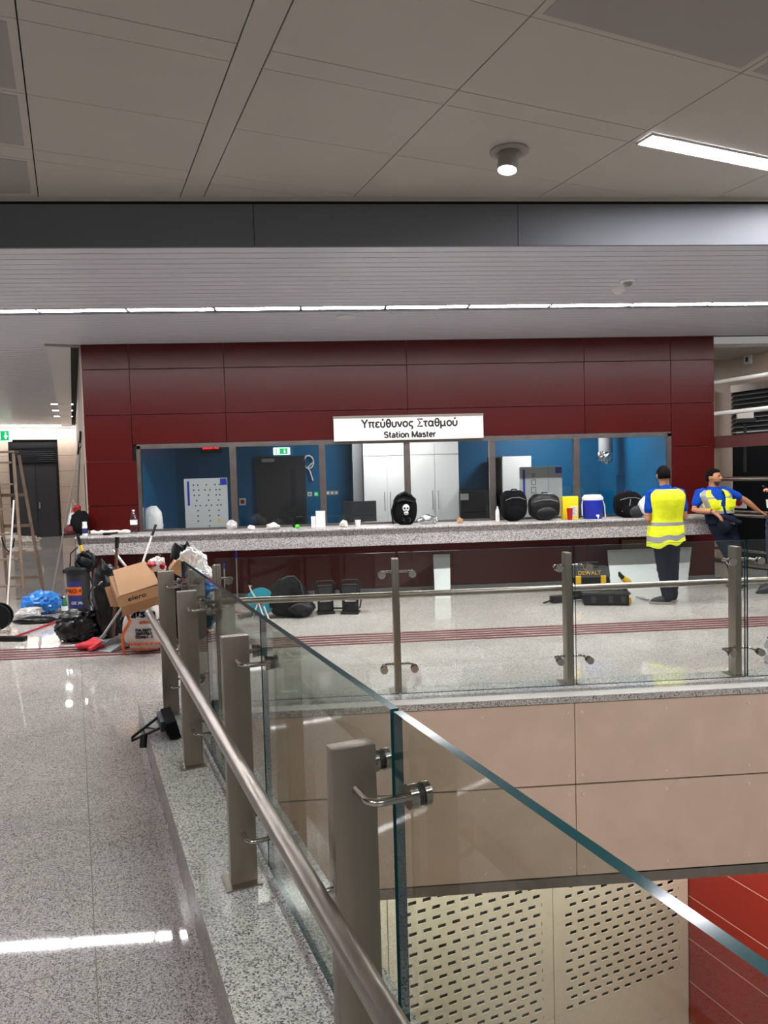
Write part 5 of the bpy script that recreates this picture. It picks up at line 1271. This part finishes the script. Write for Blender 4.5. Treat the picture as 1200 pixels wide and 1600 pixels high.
def hand(mb, w, d, n_, side, curl=.5, k=1.0):
    """w wrist, d towards the fingers, n_ the way the palm faces, side = towards the thumb"""
    d = Vector(d).normalized(); n_ = Vector(n_); n_ = (n_-d*n_.dot(d)).normalized(); b = d.cross(n_); b = b if b.dot(Vector(side)) > 0 else -b
    w = Vector(w)
    for i, (off, l0, segs) in enumerate(((.030, .086, (.040, .026, .020)), (.010, .090, (.045, .029, .022)), (-.010, .086, (.041, .027, .021)), (-.029, .078, (.032, .021, .018)))):
        kn = w + d*l0*k + b*off*k
        mb.limb([w + b*off*.55*k, seg(w, kn, .55)+b*off*.15, kn], [.014*k, .0135*k, .011*k], 10)
        p, a_ = kn, curl*.5; pts = [kn]
        for s_ in segs:
            dd = (d*math.cos(a_) + n_*math.sin(a_)).normalized(); p = p + dd*s_*k; pts.append(p); a_ += curl*.8
        mb.limb(pts, [.0098*k, .0092*k, .0085*k, .0072*k], 9)
    t0 = w + d*.025*k + b*.022*k
    t1 = t0 + (b*.75+d*.65+n_*.2).normalized()*.042*k; t2 = t1 + (b*.35+d*.85+n_*.35).normalized()*.032*k; t3 = t2 + (b*.05+d*.9+n_*.5).normalized()*.024*k
    mb.limb([t0, t1, t2, t3], [.015*k, .012*k, .0105*k, .008*k], 9)
TR = [(0, .160, .115), (.15, .158, .112), (.3, .155, .110), (.45, .165, .118), (.6, .180, .124), (.72, .190, .122), (.82, .192, .110), (.9, .168, .092), (.95, .125, .078), (1.0, .066, .064)]
def torso(mb, P, grow=0, t0=0, t1=1.0, n=32, extra=None, steps=26, close=True, hemf=None):
    """lofted trunk between pelvis and neck base"""
    rings = []
    for k in range(steps+1):
        t = t0+(t1-t0)*k/steps
        for a_, b_ in zip(TR[:-1], TR[1:]):
            if a_[0] <= t <= b_[0]: u = (t-a_[0])/(b_[0]-a_[0]); wd, dp = a_[1]+(b_[1]-a_[1])*u, a_[2]+(b_[2]-a_[2])*u; break
        else: wd, dp = (TR[0][1:] if t < 0 else TR[-1][1:])
        wd = wd*P.get('wide', 1)+grow; dp = dp*P.get('deep', 1)+grow
        if extra: wd, dp = extra(t, wd, dp)
        c = seg(P['pelvis'], P['neck'], t)
        lat = (P['hip_r']-P['hip_l']).normalized()*(1-t) + (P['sh_r']-P['sh_l']).normalized()*t
        lat.normalize(); fr = P['front'] - lat*P['front'].dot(lat); fr.normalize()
        # the chest centre follows the shoulders
        mid = (P['sh_r']+P['sh_l'])/2; u = max(0, 1-abs(t-.85)/.5); off = (mid-seg(P['pelvis'], P['neck'], .86)); off.z = 0
        c = c + off*u
        ring = []
        for j in range(n):
            an = 2*PI*j/n; cx_, sx_ = math.cos(an), math.sin(an)
            e = .86
            x = math.copysign(abs(cx_)**e, cx_)*wd; y = math.copysign(abs(sx_)**e, sx_)*dp
            v = mb.bm.verts.new(c + lat*x + fr*y)
            if hemf: v.co.z += hemf(t, x, y)
            ring.append(v)
        rings.append((t, ring))
    fs = []
    for (ta, A), (tb, B) in zip(rings[:-1], rings[1:]):
        for j in range(n):
            f = mb.bm.faces.new((A[j], A[(j+1) % n], B[(j+1) % n], B[j])); fs.append((f, (ta+tb)/2, (j+.5)/n))
    if close: mb.bm.faces.new(rings[0][1][::-1]); mb.bm.faces.new(rings[-1][1])
    return fs
def person(label, loc, P, cloth):
    loc = Vector(loc)
    for k in list(P):
        if isinstance(P[k], tuple) and k not in ('front', 'look'): P[k] = Vector(P[k]) + loc
    P['front'] = Vector(P['front']).normalized(); look = Vector(P['look']).normalized()
    t = thing('person', label, 'person', loc)
    mid_hip = (P['hip_r']+P['hip_l'])/2
    # ------- the body: one continuous skin
    mb = MB()
    torso(mb, P, -.014, 0, 1.0, 24, steps=16)
    mb.limb([P['neck']+Vector((0, 0, -.04)), seg(P['neck'], P['head'], .6)], [.060, .056], 14)
    up = (P['head']-P['neck']).normalized()*.4 + Vector((0, 0, 1)); x_ = look.cross(up).normalized(); up = x_.cross(look).normalized()
    HW = basis(P['head'], x_, look, up)
    head_pts(mb.bm, HW)
    for sx in (-1, 1):
        mb.ball((sx*.074, -.008, .0), (.012, .020, .032), HW, 12, 10); mb.ball((sx*.080, -.016, .006), (.008, .016, .026), HW, 10, 8)
    for s_ in ('l', 'r'):
        sh, el, wr = P['sh_'+s_], P['el_'+s_], P['wr_'+s_]
        mb.limb([seg(sh, (P['sh_l']+P['sh_r'])/2, .18), sh, seg(sh, el, .45), el, seg(el, wr, .3), wr], [.055, .054, .046, .038, .041, .025], 14)
        h = P['hand_'+s_+'_d']; hand(mb, seg(wr, el, .04), h[0], h[1], h[2], h[3])
        hp, kn, an = P['hip_'+s_], P['kn_'+s_], P['an_'+s_]
        mb.limb([hp, seg(hp, kn, .5), kn, seg(kn, an, .35), an], [.078, .066, .050, .046, .034], 12)
        toe = an + Vector(P['toe_'+s_] - loc) if False else P['toe_'+s_]
        mb.limb([an+Vector((0, 0, -.045)), seg(an, toe, .8)+Vector((0, 0, -.035))], [.03, .022], 10)
    remesh_build(mb, 'body', 'skin', t, .0062, 3)
    # ------- hair, beard, eyes
    def hk(p):
        if p.y > .30: return p.z > .60
        if p.y > -.42: return p.z > (.18 if abs(p.x) > .5 else .3) or (p.y > .08 and p.z > -.05)
        return p.z > -.36
    mb = MB(); head_pts(mb.bm, HW, 1.045, hk); o = mb.build('hair', 'hair', t, 180)
    md = o.modifiers.new('s', 'SOLIDIFY'); md.thickness = -.012
    if P.get('beard'):
        mb = MB(); head_pts(mb.bm, HW, 1.0, lambda p: (p.y > .05 and p.z < -.42 and not (abs(p.x) < .26 and -.63 < p.z < -.5)) or (abs(p.x) < .32 and p.y > .6 and -.47 < p.z < -.33))
        for v in mb.bm.verts: v.co += (v.co-P['head']).normalized()*.004
        mb.build('beard', 'beard', t, 180)
    mb = MB()
    for sx in (-1, 1): mb.ball((sx*.029, .076, .012), (.013, .010, .008), HW, 12, 8)
    mb.build('eyes', 'eye', t, 180)
    mb = MB()
    for sx in (-1, 1): mb.tube([HW @ Vector((sx*.014, .094, .031)), HW @ Vector((sx*.030, .092, .036)), HW @ Vector((sx*.047, .078, .030))], [.003, .0042, .002], 6)
    mb.build('eyebrows', 'hair', t, 180)
    # ------- trousers
    mb = MB()
    torso(mb, P, .006, -.02, .28, 24, steps=8)
    for s_ in ('l', 'r'):
        hp, kn, an = P['hip_'+s_], P['kn_'+s_], P['an_'+s_]
        mb.limb([hp+Vector((0, 0, .02)), seg(hp, kn, .5), kn, seg(kn, an, .45), an+Vector((0, 0, .0))], [.098, .088, .072, .068, .066], 16)
    remesh_build(mb, 'trousers', cloth['trousers'], t, .011, 3, .008, 3)
    # ------- shirt
    mb = MB(); torso(mb, P, .004, .2, .99, 28, steps=18)
    for s_ in ('l', 'r'):
        sh, el = P['sh_'+s_], P['el_'+s_]
        mb.limb([seg(sh, (P['sh_l']+P['sh_r'])/2, .25), sh, seg(sh, el, .62)], [.066, .068, .064], 16)
    mb.tube([P['neck'] + (P['head']-P['neck']).normalized()*-.02, P['neck'] + (P['head']-P['neck']).normalized()*.03], [.080, .068], 18)
    remesh_build(mb, 'shirt', cloth['shirt'], t, .009, 3, .005, 8)
    # ------- shoes
    for s_ in ('l', 'r'):
        an, toe = P['an_'+s_], P['toe_'+s_]; d = toe-an; d.z = 0; d.normalize(); sd = Vector((-d.y, d.x, 0)); z0 = loc.z+.004
        hb = an - d*.055; hb.z = z0; W = basis(hb, d, sd, (0, 0, 1)); L = .275
        prof = [(0, .030), (.03, .037), (.09, .036), (.16, .045), (.22, .044), (.262, .028), (L, .008)]
        mb = MB(); out = [(x, y) for x, y in prof] + [(x, -y) for x, y in reversed(prof)]
        mb.mi = 1; mb.prism([(x, y, 0) for x, y in out], (0, 0, .026), W); mb.mi = 0
        mb.limb([W @ Vector((.05, 0, .062)), W @ Vector((.11, 0, .058)), W @ Vector((.17, 0, .042)), W @ Vector((.225, 0, .032))], [.044, .045, .042, .030], 14)
        mb.limb([W @ Vector((.055, 0, .06)), W @ Vector((.06, 0, .10))], [.046, .048], 14)
        mb.build('shoe', [cloth['shoe'], cloth.get('sole', 'sole')], t, 60)
    return t, HW
def vest(t, P, hem_t, mats, fn, dele, hemf=None, grow=.022):
    mb = MB(); fs = torso(mb, P, grow, hem_t, .965, 112, steps=96, close=False, hemf=hemf, extra=lambda t_, w, d: (w + max(0, .25-t_)*.04 + .006, d + .018 + max(0, .25-t_)*.05))
    kill = []
    for f, tt, a_ in fs:
        lat = math.cos(2*PI*a_); fro = math.sin(2*PI*a_)
        if dele(tt, lat, fro): kill.append(f)
        else: f.material_index = fn(tt, lat, fro)
    bmesh.ops.delete(mb.bm, geom=kill, context='FACES')
    for v in mb.bm.verts:
        p = v.co; k = noise.noise(Vector((p.x*10, p.y*10, p.z*7)))
        v.co = p + v.normal*0 + P['front']*k*.006
    o = mb.build('hi_vis_vest', mats, t, 180); md = o.modifiers.new('s', 'SOLIDIFY'); md.thickness = .004; md.offset = 1
    return o
# ---- standing worker, seen from behind
L1 = Zp(1047, 943); L1.z = 0
P1 = dict(front=(-.12, 1, 0), look=(.30, .95, -.12), pelvis=(-.05, 0, .93), neck=(-.045, .02, 1.455), head=(-.045, .055, 1.605), wide=1.02,
    hip_l=(-.135, 0, .90), hip_r=(.035, 0, .90), kn_l=(-.085, .03, .49), kn_r=(.055, .02, .49), an_l=(-.045, -.03, .085), an_r=(.075, .09, .085),
    toe_l=(-.21, .05, .03), toe_r=(.02, .30, .03), sh_l=(-.225, .01, 1.395), sh_r=(.135, .01, 1.40), el_l=(-.285, -.02, 1.07), el_r=(.20, .0, 1.08), wr_l=(-.14, .20, 1.03), wr_r=(.08, .22, 1.09))
P1['hand_l_d'] = [(.75, .6, .1), (.3, -.4, .8), (0, .3, 1), .6]; P1['hand_r_d'] = [(-.8, .5, .1), (-.2, -.5, .8), (0, .3, 1), .6]
pt, hw = person('worker in yellow vest seen from behind, standing at the counter beside the hard hat', L1, P1, dict(trousers='navy', shirt='shirt', shoe='shoe'))
def f1(t, la, fr):
    if .115 < t < .20 or -.22 < t < -.10: return 1
    return 0
vest(pt, P1, -.33, ['hivis', 'reflect'], f1, lambda t, la, fr: (abs(la) > .93 and .60 < t < .86) or (fr > .9 and t > .0 and abs(la) < .1), hemf=lambda t, x, y: (.03*(x/.17) - .02*math.sin(x*30))*max(0, (.15-t)/.5), grow=.034)
# ---- leaning worker, facing the camera
L2 = P(1125, 915, 9.70); L2.z = 0
P2 = dict(front=(.10, -1, 0), look=(.68, -.73, .02), pelvis=(.01, -.03, .875), neck=(-.09, .02, 1.40), head=(-.085, .0, 1.548), wide=1.04, deep=1.06, beard=True,
    hip_r=(-.065, -.03, .85), hip_l=(.12, -.03, .85), kn_r=(.07, -.12, .46), kn_l=(.185, -.10, .47), an_r=(.165, -.12, .085), an_l=(.235, -.02, .085),
    toe_r=(.13, -.33, .03), toe_l=(.28, -.24, .03), sh_r=(-.285, .01, 1.345), sh_l=(.085, .02, 1.36), el_r=(-.385, -.03, 1.105), el_l=(.36, -.02, 1.225), wr_r=(-.21, -.23, 1.085), wr_l=(.545, -.04, 1.065))
P2['hand_r_d'] = [(.65, -.45, -.62), (-.2, .5, -.8), (.3, -.5, .6), .35]; P2['hand_l_d'] = [(.85, -.15, -.42), (-.2, .1, -1), (.2, -1, .0), .55]
pt2, hw2 = person('bearded worker in open yellow vest leaning at the counter end, face turned right', L2, P2, dict(trousers='navy', shirt='shirt', shoe='shoe'))
def f2(t, la, fr):
    if t < .42: return 1
    if t > .45 and abs(la) > .93 : return 2
    if fr > 0 and .66 < abs(la) < .90 and t > .5: return 1
    if .73 < t < .79: return 1
    return 0
def d2(t, la, fr):
    if .62 < t < .86 and abs(la) > .93: return True
    if fr > 0: return abs(la) < .05 + .38*max(0, (t-.50))/.45
    return False
vest(pt2, P2, .345, ['hivis', 'reflect', 'sign_face'], f2, d2, grow=.036)
lat2 = (P2['sh_l']-P2['sh_r']).normalized()
for sgn in (-1, 1):
    mb = MB()
    c = seg(P2['pelvis'], P2['neck'], .60) + lat2*sgn*.105 + P2['front']*.192
    W = basis(c, lat2, -P2['front'], (0, 0, 1)); mb.bx(-.045, .045, -.012, .006, -.05, .05, W, .006); mb.bx(-.05, .05, -.016, .0, .03, .055, W, .004)
    mb.build('vest_pocket', 'hivis', pt2, 40)
mb = MB(); torso(mb, P2, .028, .06, .30, 40, steps=10, close=False)
for v in mb.bm.verts: v.co += P2['front']*0 + (v.co-P2['pelvis']).normalized()*.018*noise.noise(v.co*14)
for k in range(5):
    c = seg(P2['pelvis'], P2['neck'], .10+.04*k) + lat2*(.12-.04*k) + P2['front']*.15; mb.blob(c, (.09, .05, .035), 200+k, .2, 1.4, .12, 4, sub=3)
mb.blob(P2['pelvis'] + P2['front']*.15 + lat2*(-.06) + Vector((0, 0, .02)), (.10, .05, .11), 210, .15, 1.4, .1, 4, sub=3)
o = mb.build('tied_jacket', 'navy', pt2, 60)
mb = MB(); c = P2['pelvis'] + P2['front']*.205 + Vector((-.0, 0, .06)); mb.tube([c, c+Vector((.03, -.01, -.03)), c+Vector((.06, -.005, -.025)), c+Vector((.03, 0, .0))], .005, 6); mb.build('key_clip', 'chrome', pt2, 60)
w_ = seg(P2['wr_r'], P2['el_r'], .12); ax = (P2['wr_r']-P2['el_r']).normalized(); a1 = ax.cross(Vector((0, 0, 1))).normalized(); a2 = ax.cross(a1)
mb = MB(); mb.tube([w_ + a1*.030*math.cos(k*PI/8) + a2*.030*math.sin(k*PI/8) for k in range(17)], .006, 6); mb.build('wrist_strap', 'black', pt2, 60)
# ---- third person at the picture edge
L3 = P(1206, 935, 9.28); L3.z = 0
P3 = dict(front=(-1, -.1, 0), look=(-1, .2, 0), pelvis=(.08, 0, .93), neck=(.17, .0, 1.46), head=(.17, .0, 1.61),
    hip_r=(.08, .09, .90), hip_l=(.08, -.09, .90), kn_r=(.08, .12, .49), kn_l=(-.02, -.12, .49), an_r=(.14, .14, .085), an_l=(-.09, -.13, .085),
    toe_r=(-.08, .17, .03), toe_l=(-.32, -.15, .03), sh_r=(.17, .18, 1.40), sh_l=(.17, -.18, 1.40), el_r=(.19, .20, 1.10), el_l=(.15, -.25, 1.13), wr_r=(.0, .0, 1.17), wr_l=(-.06, -.17, 1.34))
P3['hand_r_d'] = [(-.7, -.5, .0), (-.5, -.6, .1), (0, 0, 1), .9]; P3['hand_l_d'] = [(-.75, .1, .5), (-.5, .3, -.7), (0, .8, .3), .8]
pt3, hw3 = person('person in dark jeans at the right picture edge holding a white cup', L3, P3, dict(trousers='jeans', shirt='navy', shoe='shoe', sole='shoe'))
c = L3 + Vector((-.085, -.075, 1.135)); cup('white paper cup held by the person at the right picture edge', c, .038, .11, 'plastic_white')
c = L3 + Vector((-.165, -.12, 1.405)); q = MB(); W = Matrix.Translation(c) @ Matrix.Rotation(.6, 4, 'Y') @ Matrix.Rotation(.3, 4, 'X'); q.bx(-.035, .02, -.02, .02, -.012, .012, W, .006); q.mi = 1; q.cyl(W @ Vector((-.035, 0, 0)), W @ Vector((-.05, 0, 0)), .008, 8)
tag(q.build('handheld_device', ['black', 'chrome'], None, 40), 'small dark object held up in the hand at the right picture edge', 'device')
# =================================================================== VIEW
vs = SC.view_settings; vs.view_transform = 'Standard'; vs.look = 'None'; vs.exposure = EXPO; vs.gamma = 1; vs.use_curve_mapping = False
SC.cycles.max_bounces = 10; SC.cycles.transparent_max_bounces = 24; SC.cycles.diffuse_bounces = 5
SC.cycles.sample_clamp_indirect = 4; SC.cycles.caustics_reflective = False; SC.cycles.caustics_refractive = False
